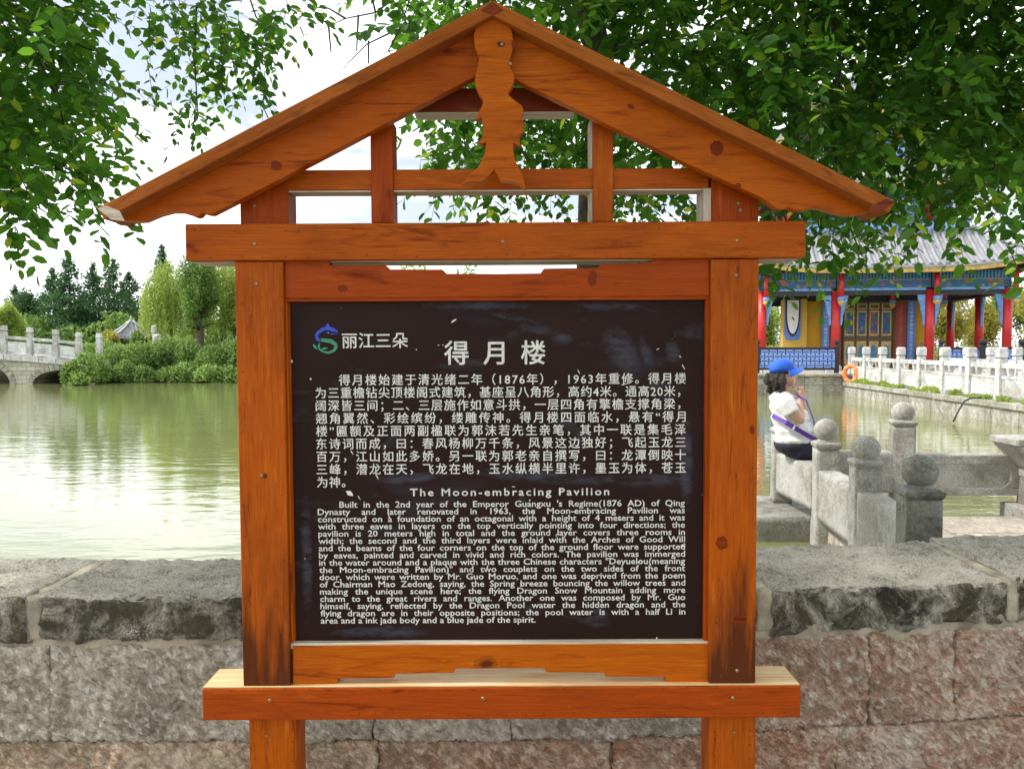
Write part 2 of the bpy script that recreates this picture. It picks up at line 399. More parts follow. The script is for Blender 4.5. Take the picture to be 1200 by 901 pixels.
leaf_mat('leaf_bush', (.07, .15, .03), (.24, .36, .10), .38, (.22, .30, .09), spread=.5)
leaf_mat('leaf_yellow', (.22, .23, .04), (.38, .36, .07), .45, spread=.3)
leaf_mat('grass', (.10, .17, .03), (.20, .26, .05), .3)
plain('bark', (.085, .062, .045), .95, .5, 14, 1.0)
plain('twig', (.05, .035, .022), .9, .3, 20)

def water_mat():
    m = NM('water'); 
    v = m.coord(scale=(1, 2.6, 1), rnd=False)
    a = m.noise(v, 1.4, 3, .5, .3); b = m.noise(v, 5.0, 3, .5, .4); c = m.noise(m.coord(scale=(1, 3.2, 1), rnd=False), .28, 2, .5)
    m.col(m.ramp(c, [(.35, (.165, .178, .066)), (.7, (.190, .202, .080))])).set(Roughness=.02, IOR=1.48)
    m.bump(a, .12, .06).bump(b, .07, .018); M['water'] = m.mat
water_mat()
plain('soil', (.10, .11, .05), .95, .3, .6)
plain('plaza', (.22, .20, .175), .9, .2, 2, .4)
# ================================================================== THE SIGN
YS = 2.40                                   # front plane of the sign
TILT = R(0.3); cz = 1.45
sign = thing('notice_board', 'large orange wooden notice board with gabled roof and dark panel before the stone wall', 'notice board',
             (math.sin(TILT)*cz, YS, 0))
sign.rotation_euler = (0, -TILT, 0)
sloc = Vector((0, YS, 0))
def tilt_fix(o):      # parts are modelled upright; give them the slight lean of the whole
    return o
class SignSpace:
    pass
def sX(px, py, Y=YS): return P(px, py, Y).x
def sZ(py, Y=YS): return P(600, py, Y).z
def place(o, loc, rot=(0,0,0)):
    COL.objects.link(o) if o.name not in COL.objects else None
    o.parent = sign; o.location = Vector(loc) - sloc; o.rotation_euler = rot; return o
def board(name, x0, x1, z0, z1, y0, y1, mat='wood', vertical=False, bevel=.003, parent=None):
    cx, cy, cz_ = (x0+x1)/2, (y0+y1)/2, (z0+z1)/2
    Lx, Ly, Lz = (x1-x0)/2, (y1-y0)/2, (z1-z0)/2
    b = MB()
    if vertical: b.box((-Lz, -Ly, -Lx), (Lz, Ly, Lx)); rot = (0, R(-90), 0)
    else: b.box((-Lx, -Ly, -Lz), (Lx, Ly, Lz)); rot = (0, 0, 0)
    me = b.mesh(name); me.materials.append(M[mat])
    o = bpy.data.objects.new(name, me); COL.objects.link(o); o.parent = parent or sign
    o.location = Vector((cx, cy, cz_)) - (sloc if parent is None else Vector(parent['_c'])); o.rotation_euler = rot
    if bevel:
        m = o.modifiers.new('bevel', 'BEVEL'); m.width = bevel; m.segments = 2
    return o
ym = 555
# legs (full height), set back behind the front boards
LX0, LX1 = sX(290, 860, 2.425), sX(345, 860, 2.425); RX0, RX1 = sX(829, 860, 2.425), sX(883, 860, 2.425)
zt = sZ(150, 2.425)
for (a, b, lab) in ((LX0, LX1, None), (RX0, RX1, None)):
    board('post', a-.001, b+.001, -.22, 0.449, 2.425, 2.53, 'wood', True)
    board('post', a, b, sZ(800), sZ(196), 2.436, 2.53, 'wood_red', True)
# front boards between the beams
zb1, zb0 = sZ(803)+.002, sZ(841)
zt1, zt0 = sZ(261), sZ(304)
board('post_board', sX(279.5, ym)-.001, sX(335, ym), zb1, zt0-.002, 2.402, 2.435, 'wood_stained', True)
board('post_board', sX(831.5, ym), sX(886.5, ym)+.001, zb1, zt0-.002, 2.402, 2.435, 'wood_stained', True)
# the two long beams
board('lower_beam', sX(236, 822), sX(935, 822), zb0, zb1-.004, 2.392, 2.535, 'wood_red', False, .004)
board('beam_lit_top', sX(237, 822), sX(934, 822), zb1-.003, zb1, 2.396, 2.533, 'wood_lit_top', False, 0)  # thin sheet carrying the painted brightness of the beam's top
board('upper_beam', sX(219, 283), sX(944, 283), zt0, zt1, 2.392, 2.535, 'wood', False, .004)
board('beam_under_board', sX(224, 283), sX(938, 283), zt0-.004, zt0-.0005, 2.42, 2.532, 'wood_bare', False, 0)
# inner frame: stepped top rail, stepped bottom rail
def outline_part(name, pts, y0, y1, mat, parent=None, bevel=.002):
    b = MB(); q = [(sX(x, y, y0), sZ(y, y0)) for x, y in pts]
    cx = sum(p[0] for p in q)/len(q); cz_ = sum(p[1] for p in q)/len(q)
    b.prism([(x-cx, z-cz_) for x, z in q], -(y1-y0)/2, (y1-y0)/2)
    me = b.mesh(name); me.materials.append(M[mat]); o = bpy.data.objects.new(name, me); COL.objects.link(o)
    o.parent = sign; o.location = Vector((cx, (y0+y1)/2, cz_)) - sloc
    if bevel: m = o.modifiers.new('bevel', 'BEVEL'); m.width = bevel; m.segments = 2; m.limit_method = 'ANGLE'
    return o
outline_part('top_rail', [(334,348),(334,302),(386,302),(387,309.5),(452,310),(457,315),(519,315.5),(524,320.5),(580,321),(634,320.5),(638,315),(700,314.5),(706,310),(762,309),(770,302),(832,302),(832,348)], 2.415, 2.46, 'wood_red')
outline_part('bottom_rail', [(341,755),(341,803),(393,803),(394,794),(460,793.5),(462,788.5),(530,788),(532,783),(636,783),(638,788),(706,788.5),(708,793.5),(778,794),(779,803),(829,803),(829,755)], 2.415, 2.46, 'wood_orange')
# mouldings round the panel
bx0, bx1, bz1, bz0 = sX(341, ym, 2.44), sX(824, ym, 2.44), sZ(352, 2.44), sZ(750, 2.44)
board('moulding', sX(335, ym)-.002, bx0+.001, bz0-.008, bz1+.006, 2.421, 2.447, 'wood_orange', True, .004)
board('moulding', bx1-.001, sX(831.5, ym)+.004, bz0-.008, bz1+.006, 2.421, 2.447, 'wood_red', True, .004)
board('moulding', bx0-.012, bx1+.012, bz1-.002, bz1+.012, 2.419, 2.446, 'wood_red', False, .003)
board('moulding', bx0-.012, bx1+.012, bz0-.016, bz0+.002, 2.417, 2.446, 'wood_bare', False, .003)
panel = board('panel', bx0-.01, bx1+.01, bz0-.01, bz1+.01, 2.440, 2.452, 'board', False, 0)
panel['_c'] = ((bx0+bx1)/2, 2.446, (bz0+bz1)/2)
YT = 2.4392                                  # lettering plane
# ------------------------------------------------------------------ lettering
def text_mesh(body, size, bold=0.0, sp_char=1.0, sp_word=1.0, sx=1.0, res=2, align='LEFT', ext=0.0):
    c = bpy.data.curves.new('lettering', 'FONT'); c.body = body; c.size = size; c.offset = bold; c.space_character = sp_char; c.space_word = sp_word
    c.resolution_u = res; c.fill_mode = 'FRONT'; c.align_x = align; c.extrude = ext
    o = bpy.data.objects.new('tmp', c); COL.objects.link(o)
    dg = bpy.context.evaluated_depsgraph_get(); dg.update()
    me = bpy.data.meshes.new_from_object(o.evaluated_get(dg)); 
    bpy.data.objects.remove(o); bpy.data.curves.remove(c)
    co = np.empty(len(me.vertices)*3, np.float32); me.vertices.foreach_get('co', co); co = co.reshape(-1, 3)
    co[:, 0] *= sx; me.vertices.foreach_set('co', co.ravel())
    return me, co
def embolden(me, co, d):
    """prints the strokes heavier: the same outline laid down again, shifted by a hair"""
    bm = bmesh.new()
    for (dx, dy, dz) in ((0,0,0), (d,0,1), (-d,0,2), (0,d,3), (0,-d*.8,4)):
        m2 = me.copy(); m2.transform(Matrix.Translation((dx, dy, dz*1.5e-5))); bm.from_mesh(m2); bpy.data.meshes.remove(m2)
    bm.to_mesh(me); bm.free(); return me
def put_text(name, me, co, x, z, Y, mat, parent):
    """lies in a plane facing the viewer; x,z: left edge and baseline (world)"""
    me.transform(Matrix.Translation((x - co[:, 0].min(), Y, z)) @ Matrix.Rotation(R(90), 4, 'X'))
    me.materials.clear(); me.materials.append(mat)
    o = bpy.data.objects.new(name, me); COL.objects.link(o); o.parent = parent
    me.transform(Matrix.Translation(-Vector(parent['_c'])))
    return o
def line_fit(body, px0, px1, py_base, size_px, fat, sx=1.0, mode='word', name='lettering', mat='letter'):
    bold = 0.0
    s = 2.4392/FPX
    size = size_px*s; x0, x1 = sX(px0, py_base, YT), sX(px1, py_base, YT); want = x1 - x0
    if mode == 'none':
        me, co = text_mesh(body, size, bold, sx=sx)
    else:
        key = 'sp_word' if mode == 'word' else 'sp_char'
        w1 = np.ptp(text_mesh(body, size, bold, sx=sx, **{key: 1.0})[1][:, 0]); w2 = np.ptp(text_mesh(body, size, bold, sx=sx, **{key: 1.6})[1][:, 0])
        k = 1.0 + .6*(want - w1)/max(1e-6, (w2 - w1))
        if mode == 'word' and k < .75: sx *= want/(w1 + (.75-1)*(w2-w1)/.6); k = .75
        me, co = text_mesh(body, size, bold, sx=sx, **{key: k})
    embolden(me, co, fat)
    o = put_text(name, me, co, x0, sZ(py_base, YT), YT, M[mat], panel)
    if len(body) > 1: o['kind'] = 'stuff'
    return o
cn = ["得月楼始建于清光绪二年（1876年），1963年重修。得月楼", "为三重檐钻尖顶楼阁式建筑，基座呈八角形，高约4米。通高20米，",
 "阔深皆三间；二、三层施作如意斗拱，一层四角有擎檐支撑角梁，", "翘角翼然、彩绘缤纷，缕雕传神。得月楼四面临水，悬有“得月",
 "楼”匾额及正面两副楹联为郭沫若先生亲笔，其中一联是集毛泽", "东诗词而成，曰：春风杨柳万千条，风景这边独好；飞起玉龙三",
 "百万，江山如此多娇。另一联为郭老亲自撰写，曰：龙潭倒映十", "三峰，潜龙在天，飞龙在地，玉水纵横半里许，墨玉为体，苍玉"]
for i, t in enumerate(cn):
    y = 449.5 + 14.93*i; x1 = [803.5, 797, 797, 803, 803, 803, 803, 803][i]
    line_fit(t, 397 if i == 0 else 369.5+.15*i, x1, y, 14.0, .00042, mode='char')
line_fit("为神。", 371, 404, 449.5+14.93*8, 14.0, .00042, mode='char')
for ch, x in (("得", 521), ("月", 567), ("楼", 611)): line_fit(ch, x, 0, 424.5, 30, .0011, mode='none')
line_fit("丽江三朵", 401, 478, 405.5, 19.5, .0006, mode='char')
en = ["Built in the 2nd year of the Emperor Guangxu 's Regime(1876 AD) of Qing", "Dynasty and later renovated in 1963, the Moon-embracing Pavilion was",
 "constructed on a foundation of an octagonal with a height of 4 meters and it was", "with three eaves in layers on the top vertically pointing into four directions; the",
 "pavilion is 20 meters high in total and the ground layer covers three rooms in", "width; the second and the third layers were inlaid with the Arches of Good Will",
 "and the beams of the four corners on the top of the ground floor were supported", "by eaves, painted and carved in vivid and rich colors. The pavilion was immerged",
 "in the water around and a plaque with the three Chinese characters \"Deyuelou(meaning", "the Moon-embracing Pavilion)\" and two couplets on the two sides of the front",
 "door, which were written by Mr. Guo Moruo, and one was deprived from the poem", "of Chairman Mao Zedong, saying, the Spring breeze bouncing the willow trees and",
 "making the unique scene here; the flying Dragon Snow Mountain adding more", "charm to the great rivers and ranges. Another one was composed by Mr. Guo",
 "himself, saying, reflected by the Dragon Pool water the hidden dragon and the", "flying dragon are in their opposite positions; the pool water is with a half Li in",
 "area and a ink jade body and a blue jade of the spirit."]
for i, t in enumerate(en):
    y = 593.6 + 8.47*i
    line_fit(t, (397 if i == 0 else 371.3 + .2*i), (801.5 if i < 16 else 626), y, 10.3, .00042, sx=1.16, mode='word')
line_fit("The Moon-embracing Pavilion", 480, 713, 580.5, 12.6, .00062, sx=1.2, mode='char')
# logo: a swan-necked S, blue above, green below, with two leaves
def strip(name, pts, ws, mat, dy=0.0):
    b = MB(); n = len(pts); v = []
    for i, (x, y) in enumerate(pts):
        a = pts[max(i-1, 0)]; c = pts[min(i+1, n-1)]; tx, ty = c[0]-a[0], c[1]-a[1]; l_ = math.hypot(tx, ty) or 1
        nx, ny = -ty/l_*ws[i]/2, tx/l_*ws[i]/2
        for s_ in (1, -1):
            q = P(x+nx*s_, y+ny*s_, YT); v.append(Vector((q.x, YT-.0003-dy, q.z)))
    b.add(v, [(2*i, 2*i+1, 2*i+3, 2*i+2) for i in range(n-1)])
    me = b.mesh(name); me.materials.append(M[mat]); o = bpy.data.objects.new(name, me); COL.objects.link(o); o.parent = panel
    me.transform(Matrix.Translation(-Vector(panel['_c']))); return o
strip('logo', [(396,387.5),(391,385.5),(385,383.6),(379,384.5),(373.5,388),(371,392),(372,396),(376,398.5)], [1.5,4,4.5,4,4,4.2,4,3], 'logo_blue')
strip('logo', [(380,384.5),(384.5,379.5),(388,384)], [1,4,1], 'logo_blue', .0001)
strip('logo', [(396,389.5),(390,390.2),(382,389)], [.5,1.2,.4], 'logo_blue')
strip('logo', [(375,397.2),(381,397.6),(388,398.8),(393,402),(394,406),(391,410),(385,412.2),(379,411),(374.5,408),(373.4,404),(375,401)], [3,4.3,4.8,4.4,4,3.2,2.6,2,2,2.6,1], 'logo_green')
strip('logo', [(367,402),(369,405),(372,408.3)], [.6,3.4,.6], 'logo_green')
strip('logo', [(376,408.5),(380,407.3),(384.5,406.5)], [.5,2.6,.5], 'logo_green')
# paint chips
rng = random.Random(5)
for (x, y, l_, a, wd) in ((532,375.5,8,35,2.2),(488,409,1.6,0,1.6),(449,460,5,-60,.8),(801,431,7,-62,1.2),(797,419,4,-40,1),(771,410,4,20,1),(409,577,10,-35,5.5),(420,582,6,-58,1.1),(441,557,9,-65,1.2),
                          (412,529,6,-55,1.4),(364,443,2.5,0,2.4),(342,422,4,-80,2),(519,404,1.6,0,1.4),(514,404,2,30,1),(725,609,4,10,2),(799,640,6,10,3.5),(768,748,2.5,80,2),(620,586,3,85,1.4),(601,570,4,0,1),(747,659,5,20,1.5),
                          (678,436,6,-60,1),(731,451,7,10,1.4),(594,660,4,60,1.2),(570,664,5,70,1.4),(651,627,3,80,1.2),(455,604,5,-70,1.4)):
    dx, dy = math.cos(R(a))*l_/2, -math.sin(R(a))*l_/2
    strip('paint_chip', [(x-dx, y-dy), (x-dx*.3+rng.uniform(-.4,.4), y-dy*.3), (x+dx*.4, y+dy*.4+rng.uniform(-.3,.3)), (x+dx, y+dy)], [.3, wd, wd*.8, .3], 'letter', .0002)
# ------------------------------------------------------------------ gable
AP = (578, 2)                                # apex of the roof
# roof boards: front edge seen from below, running back over the sign
def slope_board(name, p0, p1, th_px, y0, y1, mat, endcut=None):
    """p0 apex side, p1 eave side; top edge in pixels at y0"""
    a = Vector((sX(*p0, y0), 0, sZ(p0[1], y0))); b = Vector((sX(*p1, y0), 0, sZ(p1[1], y0)))
    d = b - a; ln = d.length; ang = math.atan2(d.z, d.x); t = th_px*y0/FPX
    c = (a + b)/2; nrm = Vector((math.sin(ang), 0, -math.cos(ang)))
    if nrm.z > 0: nrm = -nrm
    c += nrm * t/2
    bb = MB(); bb.box((-ln/2, -(y1-y0)/2, -t/2), (ln/2, (y1-y0)/2, t/2))
    me = bb.mesh(name); me.materials.append(M[mat]); o = bpy.data.objects.new(name, me); COL.objects.link(o); o.parent = sign
    o.location = Vector((c.x, (y0+y1)/2, c.z)) - sloc; o.rotation_euler = (0, -ang, 0)
    m = o.modifiers.new('bevel', 'BEVEL'); m.width = .003; m.segments = 2; return o
Y0R = 2.30
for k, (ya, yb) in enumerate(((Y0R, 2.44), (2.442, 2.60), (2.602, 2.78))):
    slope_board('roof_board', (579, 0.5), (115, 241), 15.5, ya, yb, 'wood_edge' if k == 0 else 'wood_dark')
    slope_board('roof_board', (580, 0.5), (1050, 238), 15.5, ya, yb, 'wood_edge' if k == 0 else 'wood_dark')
outline_part('ridge_cap', [(566,12),(579,1.5),(592,12),(580,17)], 2.297, 2.78, 'wood_dark', bevel=.001)
# barge boards with carved ends (front face 2.36)
left = [(574,20),(125,252),(120,254),(146,256),(160,257.5),(169,257),(186,250),(200,246.5),(212,246.5),(222,249.5),(229,252.5),(234,251.5),(237,247.5),(243,249.5),(249,249.5),(331,208),(566,86),(580,86),(580,20)]
right = [(582,20),(1034,242),(1042,247),(1018,251.5),(1006,253.5),(995,254.5),(982,252),(966,247),(957,245),(948,247.5),(942,249),(933,248),(925,245),(919,247),(912,247),(893,233),(800,190),(590,86),(580,86),(580,20)]
outline_part('barge_board', left, 2.362, 2.40, 'wood', bevel=.0025)
outline_part('barge_board', right, 2.362, 2.40, 'wood_orange', bevel=.0025)
outline_part('rafter_end', [(115,242),(126,239),(141,245),(147,257),(131,255)], 2.297, 2.301, 'wood_bare', bevel=.001)
outline_part('rafter_end', [(1050,239),(1040,235),(1022,244),(1017,254),(1032,251)], 2.297, 2.301, 'wood_dark', bevel=.001)
# king post ornament
orn = [(580,14),(590,17),(598,26),(602.5,38),(604,52),(602,62),(598.5,72),(600,79),(604,86),(604.5,94),(602,102),(597,109),(600,114),(605,118),(613.5,124),(615,130),(613.5,137),(616,147),(615,154),(610,160),(611,172),
       (607,170),(603,168),(603,176),(605,188),(610,198),(615,208),(617,222),(610,216),(600,213),(588,212),(580,199),(573,207),(565,214),(552,213),(543,215.5),(547,210),(553,203),(562,196),(566,188),(570,178),(571,166),
       (566,169),(562,167),(567,160),(568,150),(566,138),(559,141),(561,134),(566,125),(568,117),(563,110),(559,102),(558,94),(559,86),(562,77),(563,68),(558,55),(557,40),(561,28),(570,18)]
outline_part('king_post', orn, 2.325, 2.361, 'wood_orange', bevel=.0025)
# cross bars and struts behind the gable
board('cross_bar', sX(331, 210, 2.44), sX(832, 210, 2.44), sZ(222, 2.44), sZ(198, 2.44), 2.44, 2.515, 'wood', False)
board('collar_beam', sX(486, 118, 2.46), sX(676, 118, 2.46), sZ(130.5, 2.46), sZ(103, 2.46), 2.46, 2.53, 'wood_dark', False)
board('beam_under_board', sX(487, 118, 2.46), sX(675, 118, 2.46), sZ(133, 2.46), sZ(131, 2.46), 2.462, 2.528, 'wood_bare', False, 0)
board('beam_under_board', sX(332, 210, 2.44), sX(831, 210, 2.44), sZ(224, 2.44), sZ(222.3, 2.44), 2.443, 2.512, 'wood_bare', False, 0)
for (a, b, m_) in ((436, 462, 'wood_red'), (696, 719.5, 'wood')):
    board('strut', sX(a, 210, 2.436), sX(b, 210, 2.436), sZ(261, 2.436), sZ(140 if a < 500 else 137, 2.436), 2.43, 2.522, m_, True)
board('pale_strip', sX(694, 210, 2.44)-.003, sX(695.6, 210, 2.44), sZ(260, 2.44), sZ(140, 2.44), 2.45, 2.52, 'wood_bare', True, 0)  # pale strip along the left side of the right strut
board('pale_strip', sX(825, 240, 2.44), sX(834, 240, 2.44), sZ(261, 2.44), sZ(222, 2.44), 2.437, 2.53, 'wood_bare', True, .001)  # pale strip along the inner side of the right post
# rear roof truss board (closes the gable seen from behind)
def knot(px, py, rx, ry, Y, ang=0, seed=0):
    r_ = random.Random(seed)
    for (k, mt, dy) in ((1.7, 'wood', .0004), (1.0, 'wood_knot', .0007)):
        pts = []
        for i in range(18):
            a = 2*PI*i/18; j = 1+r_.uniform(-.12, .12); x, y = math.cos(a)*rx*k*j, math.sin(a)*ry*k*j
            pts.append((px + x*math.cos(ang)-y*math.sin(ang), py + x*math.sin(ang)+y*math.cos(ang)))
        if k == 1.0: outline_part('knot', pts, Y-dy, Y+.001, mt, bevel=0)
for a in ((325,193,7,6,2.362,.4),(841,175,8,9,2.362,.5),(741,126,5,2.5,2.362,.5),(507,55,4,3,2.362,0),(402,337,6,4,2.415,0),(695,327,5,9,2.415,.1),(845,637,7,8,2.402,0),(866,728,8,6,2.402,0),(589,52,4.5,3.5,2.325,0),(604,52,3,5,2.325,0),(881,505,3,5,2.402,0),(866,219,4,3,2.362,0),(310,556,2.5,3,2.402,0)):
    knot(*a, seed=int(a[0]))
# nails and bolts
b0 = MB(); b0.lathe((0, 0, 0), [(.0001, .0022), (.0042, .002), (.0055, .0), (.0055, -.002)], 10)
me_b = b0.mesh('bolt'); me_b.materials.append(M['bolt']); me_b.transform(Matrix.Rotation(R(90), 4, 'X'))
n0 = MB(); n0.lathe((0, 0, 0), [(.0001, .0008), (.0016, .0005), (.002, -.001)], 6)
me_n = n0.mesh('nail'); me_n.materials.append(plain('nail', (.02, .012, .01), .8)); me_n.transform(Matrix.Rotation(R(90), 4, 'X'))
def fix(me, name, px, py, Y):
    o = bpy.data.objects.new(name, me); COL.objects.link(o); o.parent = sign
    o.location = Vector((sX(px, py, Y), Y, sZ(py, Y))) - sloc
for (x, y, Y) in ((299,284,2.392),(590,283,2.392),(864,283,2.392),(301,331,2.402),(863,324,2.402),(306,556,2.402),(862,787,2.402),(314,819,2.392),(857,819,2.392),(564,818,2.392),(310,860,2.425),(858,859,2.425),(299,240,2.436),(866,240,2.436),(868,248,2.436),(590,52,2.325),(600,75,2.325)):
    fix(me_b, 'bolt', x, y, Y-.001)
rng = random.Random(3)
for x in range(228, 940, 26):
    for y in (268, 299):
        if rng.random() < .6: fix(me_n, 'nail', x+rng.uniform(-7, 7), y+rng.uniform(-1.5, 1.5), 2.3912)
for x in range(246, 930, 28):
    for y in (807, 836):
        if rng.random() < .65: fix(me_n, 'nail', x+rng.uniform(-7, 7), y+rng.uniform(-1.5, 1.5), 2.3912)
for y in range(320, 800, 38):
    for x in (284, 330, 837, 882):
        if rng.random() < .6: fix(me_n, 'nail', x+rng.uniform(-1, 2), y+rng.uniform(-9, 9), 2.4012)
for x in (835, 876, 296, 340):
    for y in (855, 870, 890): fix(me_n, 'nail', x, y+rng.uniform(-4, 4), 2.424)
# ================================================================== GROUND, WATER, FAR BANK
WZ = -0.22
def sheet(name, pts, z, mat, kind='structure', label=None):
    b = MB(); b.add([(x, y, z) for x, y in pts], [tuple(range(len(pts)))])
    o = b.build(name, M[mat]); o['kind'] = kind
    return o
sheet('ground', [(-900,-900),(900,-900),(900,900),(-900,900)], -1.6, 'soil')
sheet('water', [(-300, 3.3), (300, 3.3), (300, 46), (-300, 46)], WZ, 'water')
b = MB(); b.box((-30, -40, -1.55), (30, 3.24, -.20)); o = b.build('plaza', M['plaza']); o['kind'] = 'structure'
def bank_y(x): return 41.2 + 1.6*math.sin(x*.13+1) + .8*math.sin(x*.41)
b = MB(); xs = [-300+i*6 for i in range(101)]; vs = []
for x in xs:
    y = bank_y(x); vs += [(x, y-.4, -.9), (x, y+.8, .35), (x, y+6, .55), (x, 880, .6)]
b.add(vs, [(4*i+k, 4*i+4+k, 4*i+5+k, 4*i+1+k) for i in range(100) for k in range(3)])
o = b.build('far_bank', M['soil'], smooth=True); o['kind'] = 'structure'

# ================================================================== FOREGROUND WALL
def wy(x):                                   # the wall bends away to the right
    return 0.0 if x < .3 else .12*(x-.3)
def warp(q): return Vector((q.x, q.y + wy(q.x), q.z))
def hy(px, py, Y0=3.0):                      # pixel on the wall face -> x, z
    Y = Y0
    for _ in range(4): p = P(px, py, Y); Y = Y0 + wy(p.x)
    return p.x, p.z
wall = thing('stone_wall', 'low wall of rough grey and pink stone blocks under thick coping slabs', 'wall', (0, 3.05, 0))
def nz3(p, s, o=0.0): return noise.noise(Vector((p.x*s+o, p.y*s+o*.7, p.z*s-o)))
def chisel(seed, amp=.006, ang=50):
    ca, sa = math.cos(R(ang)), math.sin(R(ang))
    def f(p, n):
        if n.y > -.5: return nz3(p, 6, seed)*.004
        u, v = p.x*ca + p.z*sa, -p.x*sa + p.z*ca
        wob = noise.noise(Vector((p.x*9, p.z*9, seed)))*1.2
        r = 1 - 2.4*abs(noise.noise(Vector((u*17+wob, v*52+wob*2, seed*1.7))))
        r2 = noise.noise(Vector((u*60, v*120, seed+9)))
        return amp*(r*1.5+.6*r2) + .012*noise.noise(Vector((p.x*7, p.z*7, seed)))
    return f
z1t, z1b = .382, .092                         # first course under the coping (top just inside the mortar)
def course(xs, zt, zb, mats, res, zoff=None):
    for i in range(len(xs)-1):
        x0, x1 = xs[i], xs[i+1]
        f = chisel(i*3.7+zt*11)
        block('stone_block', (x0+.0035, 3.0, zb(x0) if callable(zb) else zb), (x1-.0035, 3.30, zt), (res, .12, res), f, M[mats[i]], wall, warp=warp, edge=.004)
X = lambda px, py: hy(px, py)[0]
z868 = hy(200, 868)[1]
ztop = hy(200, 757)[1]
course([-4.3, -3.3, -2.55, X(-240,800), X(59,810), X(437,850), X(598,850), X(860,850), X(1018.5,800), X(1118,800), X(1330,800), 3.2, 4.2], ztop, z868+.003,
       ['stone_grey','stone_tan','stone_grey','stone_grey','stone_grey','stone_grey','stone_grey','stone_pink','stone_pink','stone_pink','stone_pink','stone_grey'], .0095)
course([-4.3, -3.2, X(-330,890), X(-120,890), X(300,890), X(443,890), X(716,890), X(980,890), X(1330,890), 3.3, 4.2], z868-.003, -.26,
       ['stone_tan','stone_pink','stone_tan','stone_tan','stone_tan','stone_red','stone_red','stone_pink','stone_tan','stone_pink'], .012)
b = MB()
# rubble core, a little behind the face so that the joints read dark
n = 40
for i in range(n):
    xa, xb = -4.28+8.4*i/n, -4.28+8.4*(i+1)/n
    vs = [(xa,3.03+wy(xa),-.1),(xb,3.03+wy(xb),-.1),(xb,3.03+wy(xb),.53),(xa,3.03+wy(xa),.53),(xa,3.40+wy(xa),-.9),(xb,3.40+wy(xb),-.9),(xb,3.40+wy(xb),.53),(xa,3.40+wy(xa),.53)]
    b.add(vs, [(0,1,2,3),(5,4,7,6),(3,2,6,7)])
b.build('wall_core', M['mortar_dark'], wall)
# mortar bed under the slabs, smeared over the blocks
def mort(p, n_):
    if n_.y > -.5: return 0
    t = (p.z-(ztop-.03))/.09
    lumps = .014*noise.noise(Vector((p.x*5, p.z*8, 3))) + .006*noise.noise(Vector((p.x*22, p.z*22, 1)))
    e = .020*noise.noise(Vector((p.x*6.5, 0, 7))) + .010*noise.noise(Vector((p.x*19, 0, 2)))
    e += .05*max(0, noise.noise(Vector((p.x*2.3, 0, 17)))-.05); low = -.022 if p.z < ztop - .008 - 1.5*abs(e) else 0
    return lumps + low + .002
block('mortar_bed', (-4.3, 3.002, ztop-.10), (4.2, 3.2, ztop+.06), (.016, .2, .0085), mort, M['mortar'], wall, warp=warp, edge=.004)
# coping slabs
CZ = hy(100, 698)[1]                          # level of the slab top
CB = hy(100, 752)[1]
def cop(seed):
    def f(p, n_):
        d = .012*nz3(p, 5, seed) + .009*nz3(p, 16, seed) + .006*nz3(p, 46, seed)
        if n_.z > .5: d = .012*nz3(p, 4, seed) + .011*nz3(p, 19, seed) + .009*nz3(p, 50, seed)
        if n_.y < -.3: d += .012*nz3(p, 24, seed) + .008*nz3(p, 55, seed+2)
        if n_.z < -.3: d += .022*noise.noise(Vector((p.x*7, seed, 0))) + .012*noise.noise(Vector((p.x*24, seed, 0))) 
        return d
    return f
def slab(x0, x1, yb, seed, dz=0.0):
    block('coping_slab', (x0, 2.985, CB+.004), (x1, yb, CZ+dz-.004), (.014, .017, .014), cop(seed), M['coping'], wall, warp=warp, edge=.014)
xl = hy(40, 698)[0]; xr = hy(1186, 690)[0]; xm = hy(896, 690)[0]
slab(-4.3, -3.05, 3.53, 1.3); slab(-3.0, xl-.022, 3.545, 2.1, .004); slab(xl+.022, -.42, 3.54, 4.4); slab(-.38, xm-.03, 3.55, 6.2)
slab(xm+.028, xr-.018, 3.66, 8.6, .004); slab(xr+.020, 2.95, 3.70, 11.7, .012); slab(3.0, 4.2, 3.7, 13.1)
for k, (xc, yb, wd) in enumerate(((xl, 3.53, .056), (-.40, 3.53, .05), (xm, 3.62, .065), (xr, 3.66, .05))):
    sd_ = k*5.1
    block('mortar_joint', (xc-wd/2, 2.992, CB+.01), (xc+wd/2, yb, CZ-.002), (.012, .02, .014), lambda p, n_: .006*nz3(p, 12, sd_)+.004*nz3(p, 40, sd_), M['mortar'], wall, warp=warp, edge=.006)

# ================================================================== STONE BALUSTRADES BEHIND THE WALL
sheet_z = -.02
st = lambda p, n_: .0035*nz3(p, 14) + .002*nz3(p, 45)
def paving(name, x0, x1, y0, y1, zt, zb, mat='paving', nx=1, ny=1):
    root = thing(name, None, None, ((x0+x1)/2, (y0+y1)/2, zt)); root['kind'] = 'structure'
    for i in range(nx):
        for j in range(ny):
            a = (x0+(x1-x0)*i/nx+.004, y0+(y1-y0)*j/ny+.004, zb); c = (x0+(x1-x0)*(i+1)/nx-.004, y0+(y1-y0)*(j+1)/ny-.004, zt+random.Random(i*7+j).uniform(-.004, .004))
            block('paving_slab', a, c, (.06, .06, .12), lambda p, n_: .004*nz3(p, 9), M[mat], root, edge=.006)
    return root
paving('landing_pavement', 2.62, 7.6, 3.95, 7.38, sheet_z, -.6, nx=5, ny=5)
paving('lower_ledge', 2.02, 2.60, 4.6, 7.0, -.26, -.7, nx=1, ny=3)
blk = block('plinth_stone', (2.12, 7.22, -.34), (2.95, 8.3, .0), (.05, .05, .05), st, M['granite_dark'], None, origin=(2.5, 7.7, -.34), edge=.01)
tag(blk, 'dark stone block at the water edge under the farthest ball post', 'stone block')
